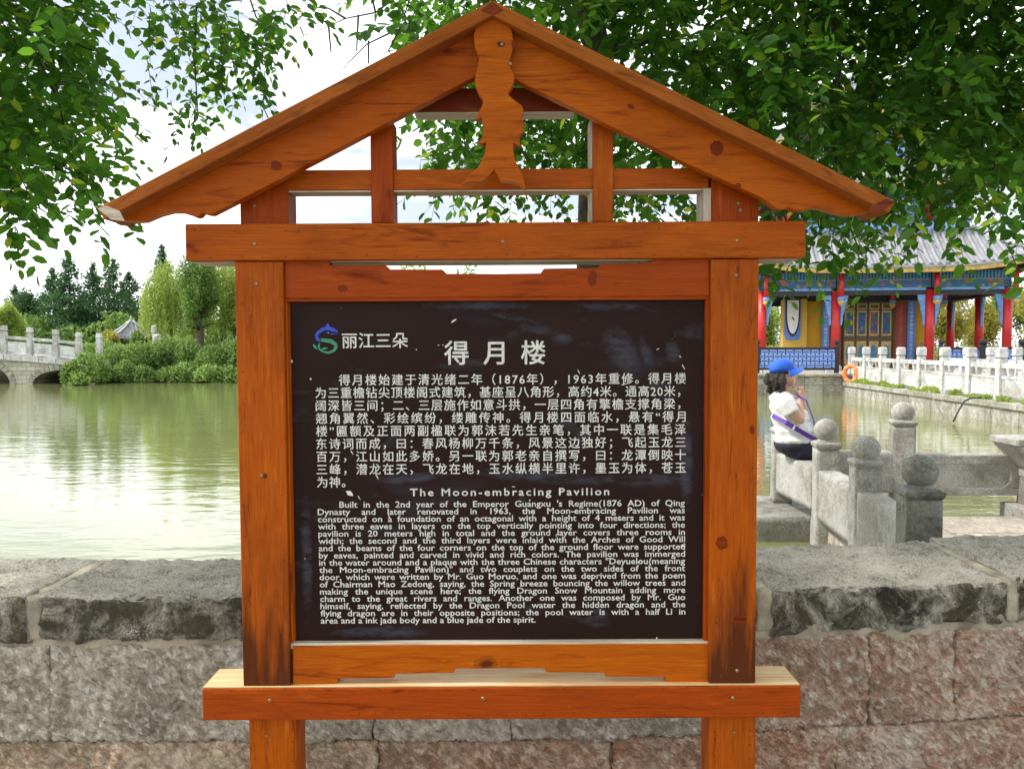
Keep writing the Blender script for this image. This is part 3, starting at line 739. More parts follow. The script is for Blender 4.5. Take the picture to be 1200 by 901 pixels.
def post_mesh(b, c, wd, ztop, zbase, rot, ball, sc=1.0):
    """square post with a stepped cap, neck and ball; ztop = top of the ball"""
    T = Matrix.Translation(Vector(c)) @ Matrix.Rotation(rot, 4, 'Z')
    return T
def lathe_prof_ball(r): return [(r*math.sin(t), -r*math.cos(t)*.96) for t in [PI*(i/14) for i in range(1, 14)]]
def ball_post(px, ytop, Y, ball_px, post_px, cap_y0, cap_y1, zbase, rot, label, mat='granite', group='ball-topped posts of the stone balustrade'):
    s = Y/FPX; c = P(px, ytop, Y); x = c.x
    zt = c.z; r = ball_px*s/2; zc = zt - r*.96
    zc0, zc1 = P(px, cap_y0, Y).z, P(px, cap_y1, Y).z
    wd = post_px*s
    root = thing('stone_post', label, 'post', (x, Y, zbase), 0, group)
    T = Matrix.Translation((x, Y, 0)) @ Matrix.Rotation(rot, 4, 'Z')
    sh = block('shaft', (-wd/2, -wd/2, zbase), (wd/2, wd/2, zc1-.004), (.03, .03, .04), lambda p, n_: .0025*nz3(p+Vector((x*3, Y, 0)), 16), M[mat], root, warp=lambda q: T @ q, edge=.006)
    h = zc0 - zc1; cw = wd*1.07
    bb = MB()
    bb.frustum((0,0), wd*.96, wd*.98, zc1-.004, zc1+h*.08, mat=T); bb.frustum((0,0), wd*1.0, cw*1.04, zc1+h*.08, zc1+h*.4, mat=T)
    bb.frustum((0,0), cw*1.04, cw*1.04, zc1+h*.4, zc1+h*.78, mat=T); bb.frustum((0,0), cw*1.04, wd*.86, zc1+h*.78, zc1+h, mat=T)
    bb.build('cap', M[mat], root, bevel=.004)
    bl = MB(); zb_ = zc0 - zc
    prof = [(r*.78, zb_-.003), (r*.80, zb_+h*.14), (r*.66, zb_+h*.2), (r*.60, min(-r*.78, zb_+h*.4))]
    bl.lathe((0, 0, zc), prof + [(r*math.sin(t), -r*math.cos(t)*.96) for t in [PI*(i/16) for i in range(4, 17)]][:-1] + [(.002, r*.96)], 24, mat=T)
    o = bl.build('ball', M[mat], root, smooth=True)
    return root
RA = R(-8)
ball_post(1078.5, 533, 4.85, 41, 40, 571, 582, -.45, RA, 'nearest and darkest of the ball-topped stone posts, closest to the wall', 'granite_dark')
ball_post(1015, 510, 5.9, 33, 30, 538, 546, -.45, RA, 'stone post with a ball top, between the nearest post and the woman')
ball_post(968.5, 490.5, 6.9, 28, 26, 517, 525, -.45, RA, 'ball-topped stone post right beside the hip of the seated woman')
ball_post(917, 478, 7.95, 24, 22, 501, 508, 0.0, RA, 'farthest ball-topped post of the row, behind the back of the seated woman')
ball_post(1058.5, 471, 7.6, 26, 25, 492, 498, -.30, R(-14), 'tall pale ball-topped post standing alone at the water side of the long rail')
def rail_panel(p0, p1, zt, zb, th, label, group, mat='granite', frame=False, inset0=.1, inset1=.1):
    a, c = Vector((p0[0], p0[1], 0)), Vector((p1[0], p1[1], 0)); d = c - a; ln = d.length; ang = math.atan2(d.y, d.x)
    T = Matrix.Translation(a) @ Matrix.Rotation(ang, 4, 'Z')
    root = thing('stone_rail', label, 'railing', (a.x+d.x/2, a.y+d.y/2, zb), 0, group)
    block('slab', (inset0, -th/2, zb), (ln-inset1, th/2, zt), (.04, .04, .04), lambda p, n_: .003*nz3(p+a, 14)+.0015*nz3(p, 50), M[mat], root, warp=lambda q: T @ q, edge=.007)
    if frame:
        # raised border leaving a sunk field with cut corners
        for sgn in (-1,):
            for (x0, x1, z0, z1) in ((inset0+.005, ln-inset1-.02, zt-.085, zt-.006), (inset0+.005, ln-inset1-.02, zb+.006, zb+.07), (ln-inset1-.10, ln-inset1-.02, zb+.07, zt-.085)):
                q = MB(); q.box((x0, -th/2-.014, z0), (x1, -th/2+.004, z1), mat=T); q.build('border', M[mat], root, bevel=.005)
            q = MB(); x1 = ln-inset1-.10
            q.prism([(x1, zb+.07), (x1, zb+.13), (x1-.07, zb+.07)], -th/2-.0138, -th/2+.004, mat=T); q.prism([(x1, zt-.085), (x1-.07, zt-.085), (x1, zt-.14)], -th/2-.0138, -th/2+.004, mat=T)
            q.build('corner_border', M[mat], root, bevel=.003)
    return root
pp = [P(1078.5, 533, 4.85), P(1015, 510, 5.9), P(968.5, 490, 6.9), P(917, 478, 7.95)]
ZR = .475
gr = 'stone rails of the balustrade running away from the wall'
rail_panel(pp[0], pp[1], ZR, .08, .165, 'sloping-lit stone rail between the two nearest ball posts', gr, inset0=.1, inset1=.09)
rail_panel(pp[1], pp[2], ZR, .06, .165, 'stone rail between the middle ball posts, just in front of the woman', gr, inset0=.09, inset1=.09)
rail_panel(pp[2], pp[3], ZR+.01, .11, .17, 'farthest stone rail of the row, the one the woman sits on', gr, inset0=.08, inset1=.08)
pt = P(1058.5, 471, 7.6)
rail_panel((P(964, 500, 7.62).x, 7.62), (pt.x, 7.6), P(1000, 528, 7.6).z, P(1000, 576, 7.6).z, .15, 'short stone rail over the water, left of the tall pale post', 'stone rails along the water side', 'granite', False, .02, .10)
rail_panel((pt.x, 7.6), (P(1192, 500, 7.6).x, 7.6), P(1100, 531.5, 7.6).z, P(1100, 579, 7.6).z, .15, 'long stone rail with a raised border, right of the tall pale post', 'stone rails along the water side', 'granite', True, .10, .0)
# flaring stone at the right end of the long rail
rt = thing('carved_stone_pillar', 'flaring carved stone pillar at the right end of the long water side rail', 'pillar', (P(1215, 600, 7.4).x, 7.4, -.3))
c = P(1215, 512, 7.4); s = 7.4/FPX
z = lambda y: P(1200, y, 7.4).z
q = MB(); q.box((c.x-.30, 7.18, z(520)), (c.x+.34, 7.62, z(512))); q.build('table', M['granite'], rt, bevel=.012)
q = MB(); q.frustum((c.x+.02, 7.4), .26, .60, z(548), z(520)-.002, .3, .42); q.frustum((c.x+.03, 7.4), .22, .24, z(560), z(548)-.001, .26, .28); q.build('flare', M['granite'], rt, bevel=.01)
q = MB(); q.frustum((c.x+.05, 7.4), .27, .25, z(592)+.001, z(560)-.001, .28, .26); q.build('shaft', M['granite_dark'], rt, bevel=.006)
q = MB(); q.box((c.x-.20, 7.2, -.3), (c.x+.24, 7.6, z(592))); q.build('foot', M['granite'], rt, bevel=.008)

# ================================================================== QUAY, WALKWAY, WHITE RAILING
quay = thing('quay', None, None, (12, 29, 0)); quay['kind'] = 'structure'
qz = .54
rng = random.Random(8)
for k in range(14):                            # courses of long stones along the water
    x0, x1 = 3.0+k*.66, 3.0+(k+1)*.66
    for (za, zb_, yo) in ((-.9, .14, 0.0), (.145, qz-.09, .02)):
        q = MB(); q.box((x0+.006, 29.0+yo, za), (x1-.006, 29.6, zb_)); q.build('quay_stone', M['quay'], quay, bevel=.012)
q = MB(); q.box((2.9, 28.94, qz-.088), (12.3, 29.6, qz)); q.build('quay_edge', M['quay'], quay, bevel=.015)
q = MB(); q.box((2.9, 29.601, -.9), (34, 46, qz-.004)); q.build('platform', M['paving'], quay)
# walkway towards the right foreground
def wk(Y, off=0.0): return Vector((9.93 + .07*Y + off, Y, 0))
dk = P(1171, 469, 19.1).z                       # deck level at the posts
walk = thing('walkway', None, None, (wk(22).x, 22, 0)); walk['kind'] = 'structure'
Ys = [29.3 - 1.45*i for i in range(13)]
def slabseg(name, Y0_, Y1_, o0, o1, z0, z1, mat, parent, bv=.01):
    q = MB(); a, b_ = wk(Y0_, o0), wk(Y0_, o1); c_, d_ = wk(Y1_, o1), wk(Y1_, o0)
    vs = [(v.x, v.y, zz) for zz in (z0, z1) for v in (a, b_, c_, d_)]
    q.add(vs, [(0,3,2,1),(4,5,6,7),(0,1,5,4),(1,2,6,5),(2,3,7,6),(3,0,4,7)]); return q.build(name, M[mat], parent, bevel=bv)
for i in range(len(Ys)-1):
    slabseg('wall_slab', Ys[i]-.01, Ys[i+1]+.01, -.30, .3, -.9, dk-.13, 'quay', walk)
    slabseg('edge_slab', Ys[i]-.006, Ys[i+1]+.006, -.36, 2.9, dk-.128, dk-.0, 'quay', walk)
slabseg('walkway_fill', Ys[0], Ys[-1], .301, 2.8, -.9, dk-.13, 'quay', walk, 0)
def rail_post(Y, off, label, group, h=1.22, w_=.2):
    p = wk(Y, off); T = Matrix.Translation((p.x, p.y, dk)) @ Matrix.Rotation(-.07, 4, 'Z')
    r_ = thing('railing_post', label, 'post', (p.x, p.y, dk), 0, group)
    q = MB(); q.frustum((0,0), w_, w_*.94, 0.0, h-.26, mat=T); q.build('shaft', M['marble_white'], r_, bevel=.01)
    q = MB(); q.frustum((0,0), w_*.72, w_*.72, h-.259, h-.235, mat=T); q.frustum((0,0), w_*1.06, w_*1.06, h-.235, h-.04, mat=T); q.frustum((0,0), w_*1.06, w_*.8, h-.04, h, mat=T)
    q.build('head', M['marble_white'], r_, bevel=.012)
    for s_ in (-1, 1):
        q = MB(); q.box((-w_*.35, s_*(w_*.5+.001), 0), (w_*.35, s_*(w_*.5+.11), .11), mat=T); q.build('foot', M['marble_white'], r_, bevel=.02)
def rail_span(Ya, Yb, off, label, group):
    a, c_ = wk(Ya, off), wk(Yb, off); root = thing('railing_span', label, 'railing', ((a.x+c_.x)/2, (a.y+c_.y)/2, dk), 0, group)
    i0 = .1; 
    def sg(nm, z0, z1, hw, e=0.0): 
        q = MB(); A, B = wk(Ya-i0-e, off-hw), wk(Ya-i0-e, off+hw); C_, D = wk(Yb+i0+e, off+hw), wk(Yb+i0+e, off-hw)
        q.add([(v.x, v.y, dk+zz) for zz in (z0, z1) for v in (A, B, C_, D)], [(0,3,2,1),(4,5,6,7),(0,1,5,4),(1,2,6,5),(2,3,7,6),(3,0,4,7)]); q.build(nm, M['marble_white'], root, bevel=.008)
    sg('handrail', .74, .86, .06); sg('lower_rail', .50, .56, .045); sg('panel', .10, .498, .035)
    for t in (.28, .72):
        Y_ = Ya + (Yb-Ya)*t; p = wk(Y_, off); q = MB(); q.frustum((p.x, p.y), .10, .16, dk+.561, dk+.739, .08, .08); q.build('baluster', M['marble_white'], root, bevel=.008)
near = ['at the quay corner beside the orange lifebuoy','second from the quay corner','third from the quay corner','fourth from the quay corner','fifth from the quay corner','sixth from the quay corner','seventh from the quay corner','eighth from the quay corner','ninth from the quay corner']
for i in range(9):
    rail_post(Ys[i]-.1, 0, 'white post of the water side railing, ' + near[i], 'white posts of the walkway railing')
    if i < 8: rail_span(Ys[i]-.1, Ys[i+1]-.1, 0, 'white railing span starting at the post ' + near[i].replace(', at the right picture edge', ''), 'white spans of the walkway railing')
far_ = ['farthest','second farthest','third farthest','fourth farthest','fifth farthest','sixth farthest','nearest']
for i in range(1, 8):
    rail_post(Ys[i]-.5, 2.5, 'white stone post of the inner walkway railing, ' + far_[i-1] + ' from the camera', 'white posts of the inner walkway railing')
    if i < 7: rail_span(Ys[i]-.5, Ys[i+1]-.5, 2.5, 'white span of the inner walkway railing, ' + far_[i-1] + ' one', 'white spans of the inner walkway railing')
# lifebuoy
lb = thing('lifebuoy', 'orange lifebuoy hanging on the first white railing post', 'lifebuoy', (P(996.5, 438, 28.7).x, 28.66, P(1001.5, 438, 28.7).z))
c = Vector(lb.location) + Vector((0, 0, 0))
q = MB(); nn = 28; ring = []; rr, r2 = .245, .075
for i in range(nn):
    a = 2*PI*i/nn; ctr = Vector((math.cos(a)*rr*.62, -math.cos(a)*.16, math.sin(a)*rr*1.12)); 
    er = Vector((math.cos(a)*.8, -math.cos(a)*.2, math.sin(a))).normalized(); ey = Vector((.25, .97, 0)).normalized()
    for k in range(8):
        t = 2*PI*k/8; q.v.append(c + ctr + er*math.cos(t)*r2 + ey*math.sin(t)*r2)
for i in range(nn):
    for k in range(8): q.f.append((i*8+k, ((i+1)%nn)*8+k, ((i+1)%nn)*8+(k+1)%8, i*8+(k+1)%8)); q.m.append(0)
plain('buoy_pale', (.80,.42,.25), .6); plain('pipe_grey', (.25,.25,.23), .7); plain('buoy', (.85, .20, .05), .5); plain('rope_white', (.7, .7, .68), .8); plain('hose', (.03, .03, .03), .5)
q.build('ring', M['buoy'], lb, smooth=True)
for a in (45, 135, 225, 315):
    a = R(a); q = MB(); ctr = c + Vector((math.cos(a)*rr*.62, -math.cos(a)*.16, math.sin(a)*rr*1.12))
    t = Vector((-math.sin(a)*.62, .1, math.cos(a)*1.1)).normalized()
    q.tube([ctr - t*.035, ctr + t*.035], r2*1.06, 8); q.build('band', M['buoy_pale'], lb, smooth=True)
q = MB(); q.tube([c+Vector((0,0,.30)), c+Vector((.03,.05,.42)), c+Vector((.1,.12,.5))], .012, 5); q.build('rope', M['rope_white'], lb)
# two thin pipes hanging over the walkway edge into the water
def pipe(pts, r, label, mat):
    q = MB(); q.tube(pts, r, 6); o = q.build('pipe', M[mat], None, smooth=True, origin=tuple(pts[0])); tag(o, label, 'pipe')
def pw(px, py, Y): return P(px, py, Y)
pipe([pw(1088,457,20.2),pw(1092,464,20.1),pw(1098,475,20),pw(1104,486,19.9),pw(1107,495,19.8)], .018, 'pale pipe slanting from the walkway edge into the water', 'pipe_grey')
pipe([pw(1150,466,18.9),pw(1138,466.5,18.8),pw(1130,470,18.7),pw(1124,480,18.6),pw(1117,494,18.5)], .022, 'black hose arching over the walkway edge into the water', 'hose')

# ================================================================== LEFT ARCHED BRIDGE
YB = 38.0
def bx(px): return (px-600)*YB/FPX
def bz(py): return P(300, py, YB).z
br = thing('arched_bridge', 'pale stone bridge with two round arches at the left picture edge', 'bridge', (bx(20), YB, WZ))
m = NM('bridge_stone'); v = m.coord(rnd=False, scale=(1,1,1)); sw = m.n('ShaderNodeSeparateXYZ'); m.l(v, sw.inputs[0]); cb = m.n('ShaderNodeCombineXYZ'); m.l(sw.outputs[0], cb.inputs[0]); m.l(sw.outputs[2], cb.inputs[1])
bk = m.n('ShaderNodeTexBrick'); bk.inputs['Scale'].default_value = 1.0; bk.inputs['Brick Width'].default_value = .42; bk.inputs['Row Height'].default_value = .2; bk.inputs['Mortar Size'].default_value = .012
bk.inputs['Color1'].default_value = (.50,.47,.38,1); bk.inputs['Color2'].default_value = (.38,.36,.29,1); bk.inputs['Mortar'].default_value = (.16,.15,.12,1); m.l(cb.outputs[0], bk.inputs['Vector'])
m.col(m.mix(m.ramp(m.noise(v, 2.2, 6, .6), [(.45, 0.0), (.7, .5)]), bk.outputs[0], (.2,.19,.14))).set(Roughness=.9); m.bump(bk.outputs[1], -.4, .02); M['bridge_stone'] = m.mat
def dtop(x):                                       # underside of the edge slab
    px = x/YB*FPX + 600
    return bz(np.interp(px, [-420, -320, -200, -60, 0, 70, 105], [452, 436, 421, 419.5, 421, 426.5, 431]))
arches = [(bx(-75), bx(12), bz(423)), (bx(38), bx(103), bz(434))]
xsL, xR = bx(-420), bx(108)
outl = [(xsL, -1.0)]
arcs = []
def arch_pts(x0, x1, zt, n=18, grow=0.0):
    c_, r_ = (x0+x1)/2, (x1-x0)/2; h_ = zt - WZ + .05
    return [(c_ - (r_+grow)*math.cos(PI*i/n), WZ-.05 + (h_+grow)*math.sin(PI*i/n)) for i in range(n+1)]
for (x0, x1, zt_) in arches:
    ap = arch_pts(x0, x1, zt_); outl += [(x0, -1.0)] + ap + [(x1, -1.0)]; arcs.append(ap)
outl += [(xR, -1.0)] + [(xR-(xR-xsL)*i/24, dtop(xR-(xR-xsL)*i/24)) for i in range(25)]
q = MB(); q.prism(outl, YB, YB+3.0); q.build('body', M['bridge_stone'], br)
for (x0, x1, zt_) in arches:
    a, c_ = arch_pts(x0, x1, zt_), arch_pts(x0, x1, zt_, grow=.26)
    for i in range(18):
        q = MB(); g = .06
        def lp(u, v_, t): return (u[0]+(v_[0]-u[0])*t, u[1]+(v_[1]-u[1])*t)
        q.prism([lp(a[i],a[i+1],g), lp(a[i],a[i+1],1-g), lp(c_[i],c_[i+1],1-g), lp(c_[i],c_[i+1],g)], YB-.06, YB+.3); q.build('arch_stone', M['quay'], br)
n_ = 26
for i in range(n_):
    xa, xb = xsL+(xR-xsL)*i/n_, xsL+(xR-xsL)*(i+1)/n_-.03
    q = MB(); vs = [(x, y, dtop(x)+dz) for dz in (.002, .24) for (x, y) in ((xa, YB-.12), (xb, YB-.12), (xb, YB+3.1), (xa, YB+3.1))]
    q.add(vs, [(0,3,2,1),(4,5,6,7),(0,1,5,4),(1,2,6,5),(2,3,7,6),(3,0,4,7)]); q.build('deck_slab', M['bridge_rail'], br)
posts_px = [-380,-345,-308,-270,-232,-194,-155,-116,-76,-35,5,35.5,65.5,92.5,96.5]
pl = ['leftmost','','','','','','','','','','tallest, at the left picture edge','second in view from the left picture edge','third in view, over the visible arch','last before the bush','behind the last post, half lost in the bush']
for i, px in enumerate(posts_px[6:]):
    i += 6
    x = bx(px); z0 = dtop(x)+.24; 
    lab = 'small stone post of the arched bridge railing, ' + (pl[i] or 'outside the left picture edge')
    q = MB(); yy = YB+.05 if i < 14 else YB+1.6
    q.frustum((x, yy), .24, .22, z0-.02, z0+1.05, .24, .22); q.frustum((x, yy), .17, .17, z0+1.05, z0+1.1); q.frustum((x, yy), .24, .2, z0+1.1, z0+1.32)
    q.build('rail_post', M['bridge_rail'], br, bevel=.015)
for i in range(6, len(posts_px)-2):
    xa, xb = bx(posts_px[i])+.12, bx(posts_px[i+1])-.12
    def bar(nm, za, zb_, hw, in0=0.0):
        q = MB(); a_, c_ = xa+in0, xb-in0
        vs = [(x, YB+.05+sy*hw, dtop(x)+.24+dz) for dz in (za, zb_) for (x, sy) in ((a_,-1),(c_,-1),(c_,1),(a_,1))]
        q.add(vs, [(0,3,2,1),(4,5,6,7),(0,1,5,4),(1,2,6,5),(2,3,7,6),(3,0,4,7)]); q.build(nm, M['marble_white' if nm == 'rail_panel' else 'bridge_rail'], br, bevel=.02)
    bar('handrail', .72, .86, .07); bar('rail_panel', .12, .62, .04, .06); bar('bottom_rail', .0, .09, .06)
# ================================================================== FOLIAGE HELPERS
def unit(a): return a / np.maximum(1e-9, np.linalg.norm(a, axis=-1, keepdims=True))
def quads(C, D, Ln, Wd, rg, S=None):
    """diamond leaves"""
    n = len(C); D = unit(D)
    if S is None: S = unit(np.cross(D, rg.normal(size=(n, 3))))
    Ln = np.broadcast_to(Ln, (n,))[:, None]; Wd = np.broadcast_to(Wd, (n,))[:, None]
    V = np.stack([C - D*Ln/2, C + S*Wd/2 - D*Ln*.05, C + D*Ln/2, C - S*Wd/2 - D*Ln*.05], 1).reshape(-1, 3)
    return V, np.arange(4*n).reshape(n, 4)
def foliage(name, C, D, Ln, Wd, mat, parent, rg, kind='stuff', S=None, origin=None):
    V, F = quads(C, D, Ln, Wd, rg, S); o = link_mesh(name, np_mesh(name, V, F), M[mat], parent, origin=origin)
    if kind: o['kind'] = kind
    return o
def blob_points(ctrs, radii, n, rg, lo=.72, hi=1.05):
    ctrs = np.asarray(ctrs, float); radii = np.asarray(radii, float)
    wgt = radii[:, 0]*radii[:, 2]; k = rg.choice(len(ctrs), n, p=wgt/wgt.sum())
    d = unit(rg.normal(size=(n, 3))); rr = rg.uniform(lo**2, hi**2, (n, 1))**.5
    return ctrs[k] + d*radii[k]*rr, d
def limbs(parent, base, top, r, spread, n, rg, mat='bark', bz=.45):
    q = MB(); b = Vector(base); t = Vector(top); h = (t-b).length
    j = lambda k: Vector((rg.uniform(-k, k), rg.uniform(-k, k), 0))
    q.tube([b, b.lerp(t, .3)+j(.02*h), b.lerp(t, .65)+j(.03*h), t], [r, r*.75, r*.45, r*.12], 7)
    o = q.build('trunk', M[mat], parent, smooth=True)
    q = MB()
    for i in range(n):
        s = b.lerp(t, rg.uniform(bz, .85)); a = rg.uniform(0, 2*PI); e = s + Vector((math.cos(a)*spread, math.sin(a)*spread, rg.uniform(.1, .5)*spread))
        q.tube([s, s.lerp(e, .5)+Vector((0,0,.06*spread)), e], [r*.35, r*.22, r*.06], 5)
    q.build('limbs', M[mat], parent, smooth=True)
def conifer(px, ytop, Y, hw_px, label, seed, base_y=404, group=None, bare=.22):
    rg = np.random.default_rng(seed); t = P(px, ytop, Y); h = t.z - .5; s = Y/FPX; R0 = hw_px*s
    root = thing('pine_tree', label, 'tree', (t.x, Y, .5), 0, group)
    q = MB(); R0 *= 1.75; q.tube([(t.x, Y, .4), (t.x+.05, Y, .5+h*.5), (t.x, Y, t.z-.1)], [.16*h/7, .1*h/7, .02], 7); q.build('trunk', M['bark'], root, smooth=True)
    C = []; D = []; q = MB()
    nl = int(h/.33)
    for i in range(nl):
        f = i/(nl-1); z = .5 + h*(bare + (1-bare)*f); r = R0*(1-f)**.75*(.75+.35*rg.random()) + .1
        for k in range(int(7 - 2*f)):
            a = rg.uniform(0, 2*PI); rr = r*rg.uniform(.7, 1.12); n = int(60*rr/R0+16)
            tt = rg.uniform(.15, 1, n)**.7; dz = -.10*tt*rr + .16*tt**3*rr
            e = np.stack([t.x + np.cos(a)*tt*rr, Y + np.sin(a)*tt*rr, z + dz], 1) + rg.normal(size=(n, 3))*[.17*rr+.05, .17*rr+.05, .14]
            C.append(e); D.append(np.stack([np.full(n, np.cos(a)), np.full(n, np.sin(a)), np.full(n, .25)], 1) + rg.normal(size=(n, 3))*.6)
            if k % 2 == 0: q.tube([(t.x, Y, z), (t.x+math.cos(a)*rr*.8, Y+math.sin(a)*rr*.8, z-.06*rr)], [.03, .01], 3, cap=False)
    q.build('limbs', M['bark'], root)
    C = np.concatenate(C); D = np.concatenate(D); n = len(C)
    foliage('crown', C, D, rg.uniform(.16, .34, n), rg.uniform(.06, .13, n), 'leaf_pine', root, rg)
def broad(px, ytop, Y, hw_px, hh_px, label, seed, mat='leaf_broad', n=5000, size=.2, base=.5, name='broadleaf_tree', group=None, nb=26):
    rg = np.random.default_rng(seed); s = Y/FPX; t = P(px, ytop, Y); rx, rz = hw_px*s, hh_px*s
    root = thing(name, label, 'tree', (t.x, Y, base), 0, group)
    cz_ = t.z - rz
    limbs(root, (t.x, Y, base-.1), (t.x+rg.uniform(-.2,.2), Y, t.z-rz*.35), .09+.028*(t.z-base), rx*.8, 9, rg, bz=.35)
    d = unit(rg.normal(size=(nb, 3))); rad = rg.uniform(.35, .85, (nb, 1))
    ct = np.array([t.x, Y, cz_]) + d*rad*[rx, rx, rz]; rr = rg.uniform(.22, .42, (nb, 1))*np.array([rx, rx, rz])
    C, dd = blob_points(ct, rr, n, rg, .35, 1.08)
    foliage('crown', C, dd + rg.normal(size=(n, 3))*.9, rg.uniform(.6, 1.4, n)*size, rg.uniform(.3, .7, n)*size, mat, root, rg)
    return root
def willow(px, ytop, Y, hw_px, label, seed, n_str=420, bottom_px=400, leanx=0):
    rg = np.random.default_rng(seed); s = Y/FPX; t = P(px, ytop, Y); R0 = hw_px*s
    root = thing('willow_tree', label, 'tree', (t.x+leanx, Y, .5))
    limbs(root, (t.x+leanx, Y, .3), (t.x, Y, t.z-.5), .26, R0*.7, 12, rg)
    C = []; D = []
    for i in range(n_str):
        a = rg.uniform(0, 2*PI); f = rg.random()**.6; hh = (t.z-.5)
        z0 = t.z - .25*hh*f**2 - rg.uniform(0, .28)*hh; ln = rg.uniform(.18, .5)*hh
        x0, y0 = t.x + math.cos(a)*R0*f, Y + math.sin(a)*R0*f
        n = int(ln/.075); tt = np.linspace(0, 1, n)
        e = np.stack([x0 + np.cos(a)*.3*tt**.5 + .05*np.sin(tt*6+i), y0 + np.sin(a)*.3*tt**.5, z0 - ln*tt + .1*tt**.5], 1) + rg.normal(size=(n, 3))*.06
        C.append(e); D.append(np.stack([rg.normal(size=n)*.5, rg.normal(size=n)*.5, np.full(n, -1.)], 1))
    C = np.concatenate(C); D = np.concatenate(D); n = len(C)
    foliage('crown', C, D, rg.uniform(.12, .26, n), rg.uniform(.04, .075, n), 'leaf_willow', root, rg)

# ================================================================== FAR BANK, LEFT AND MIDDLE
broad(8, 348, 47, 20, 30, 'light green tree behind the bridge at the left picture edge', 11, 'leaf_willow', 6000, .16)
broad(32, 332, 60, 26, 38, 'dark green tree standing behind the left end of the bridge', 12, 'leaf_pine', 7000, .22)
conifer(62, 319, 58, 15, 'shorter dark pine with a narrow top, left of the tallest left pine', 21)
conifer(80, 303, 57, 19, 'tallest dark pine over the right part of the bridge', 22)
conifer(108, 313, 59, 19, 'dark pine just right of the tallest left pine', 23)
conifer(132, 308, 58, 22, 'broad dark pine above the grey tiled pavilion roof', 24)
conifer(151, 322, 60, 17, 'lower dark pine just left of the willow', 25)
conifer(190, 291, 62, 14, 'slender pine rising behind the willow tree', 26)
conifer(18, 338, 66, 18, 'small pine partly hidden by the leftmost light green tree', 27)
conifer(95, 350, 64, 20, 'low pine in the gap between the two tall left pines', 28)
willow(196, 303, 49, 27, 'weeping willow with hanging yellow green strands beside the grey monument', 31, 430)
willow(262, 296, 51, 34, 'large weeping tree right of the willow, partly behind the sign post', 32, 520)
broad(232, 292, 46, 30, 48, 'bright green tree with a dark leaning trunk by the left sign post', 33, 'leaf_broad', 11000, .15, nb=34)
broad(275, 298, 47, 28, 50, 'leafy tree directly behind the left sign post', 34, 'leaf_willow', 8000, .15)
for i, (px, yt, hw) in enumerate(((335,312,40),(400,318,44),(478,308,46),(560,306,50),(640,310,44),(715,314,46),(790,316,44),(860,330,40))):
    lab = ['first','second','third','fourth','fifth','sixth','seventh','eighth'][i] + ' far tree from the left behind the sign panel, top showing over the rail'
    broad(px, yt, 52, hw, 50, lab, 40+i, 'leaf_broad' if i % 2 else 'leaf_willow', 4200, .24, group='far trees hidden behind the sign')
# shrubs overhanging the water: one tangled mass
rg = np.random.default_rng(77); ct = []; rr = []
def shrub(px, ytop, Y, rpx):
    s = Y/FPX; ytop += rg.uniform(-7, 8); rpx *= rg.uniform(.75, 1.15); t = P(px, ytop, Y); r = rpx*s; hz = max(.5, (t.z - WZ)/2 + .1); ct.append((t.x, Y, t.z - hz)); rr.append((r, r*.8, hz))
for px, yt, rp in ((88,414,13),(104,401,17),(122,399,17),(140,402,18),(160,400,20),(182,407,20),(203,404,20),(224,408,20),(246,404,20),(268,402,20),(290,405,20),(96,420,14),(118,414,16),(150,416,18),(190,418,18),(230,420,18),(262,418,18)):
    shrub(px+rg.uniform(-3, 3), yt, 40.4+rg.uniform(-.6, 1.2), rp)
for px, yt, rp, Yk in ((84,420,10,36.9),(98,412,13,37.2),(93,432,12,36.6),(110,410,14,38.6),(128,424,14,39.3),(146,428,13,39.3),(168,426,14,39.4),(196,428,13,39.5),(216,428,13,39.5),(244,428,14,39.4),(270,427,14,39.5),(112,430,12,38.4),(82,434,7,36.8)): shrub(px, yt, Yk, rp)
for k in range(26): shrub(310+k*23, 404+rg.uniform(-8, 8), 41.2+rg.uniform(-.6, 1), 22)
C, dd = blob_points(ct[:30], rr[:30], 66000, rg, .66, 1.27); C2, d2 = blob_points(ct[30:], rr[30:], 26000, rg, .8, 1.05)
C = np.concatenate([C, C2]); dd = np.concatenate([dd, d2]); keep = C[:, 2] > WZ+.02; C, dd = C[keep], dd[keep]; n = len(C)
C += np.stack([np.zeros(n), np.zeros(n), .10*np.sin(C[:, 0]*3.1)*np.sin(C[:, 2]*4)], 1)
o = foliage('shrubs', C, dd + rg.normal(size=(n, 3))*.8 + [0, 0, .3], rg.uniform(.10, .24, n), rg.uniform(.05, .11, n), 'leaf_bush', None, rg)
n = 9000; xs_ = rg.uniform(-24, 14, n); ys_ = 42.4 + rg.random(n)**2*9
C = np.stack([xs_, ys_, .55+rg.random(n)*.25], 1); o = foliage('grass', C, np.stack([rg.normal(size=n)*.3, rg.normal(size=n)*.3, np.ones(n)], 1), .4, .07, 'grass', None, rg)
n = 26000; C = np.stack([rg.uniform(-38, 12, n), rg.uniform(54, 60, n), .5+rg.random(n)**.8*2.6], 1); C[:, 2] += .5*np.sin(C[:, 0]*.9)+.3*np.sin(C[:, 0]*2.3)
foliage('undergrowth', C, rg.normal(size=(n, 3)), rg.uniform(.25, .5, n), rg.uniform(.12, .25, n), 'leaf_broad', None, rg)
# yellow-green bushes just above the shrub bank
broad(128, 384, 44, 12, 16, 'yellow green bush at the foot of the small pavilion', 61, 'leaf_yellow', 2500, .12, name='bush')
broad(160, 388, 44.5, 9, 10, 'small bush right of the yellow green bush', 62, 'leaf_bush', 1500, .12, name='bush')
broad(274, 392, 43, 13, 18, 'dark broad-leaved bush at the foot of the left sign post view', 63, 'leaf_broad', 2200, .2, name='bush')

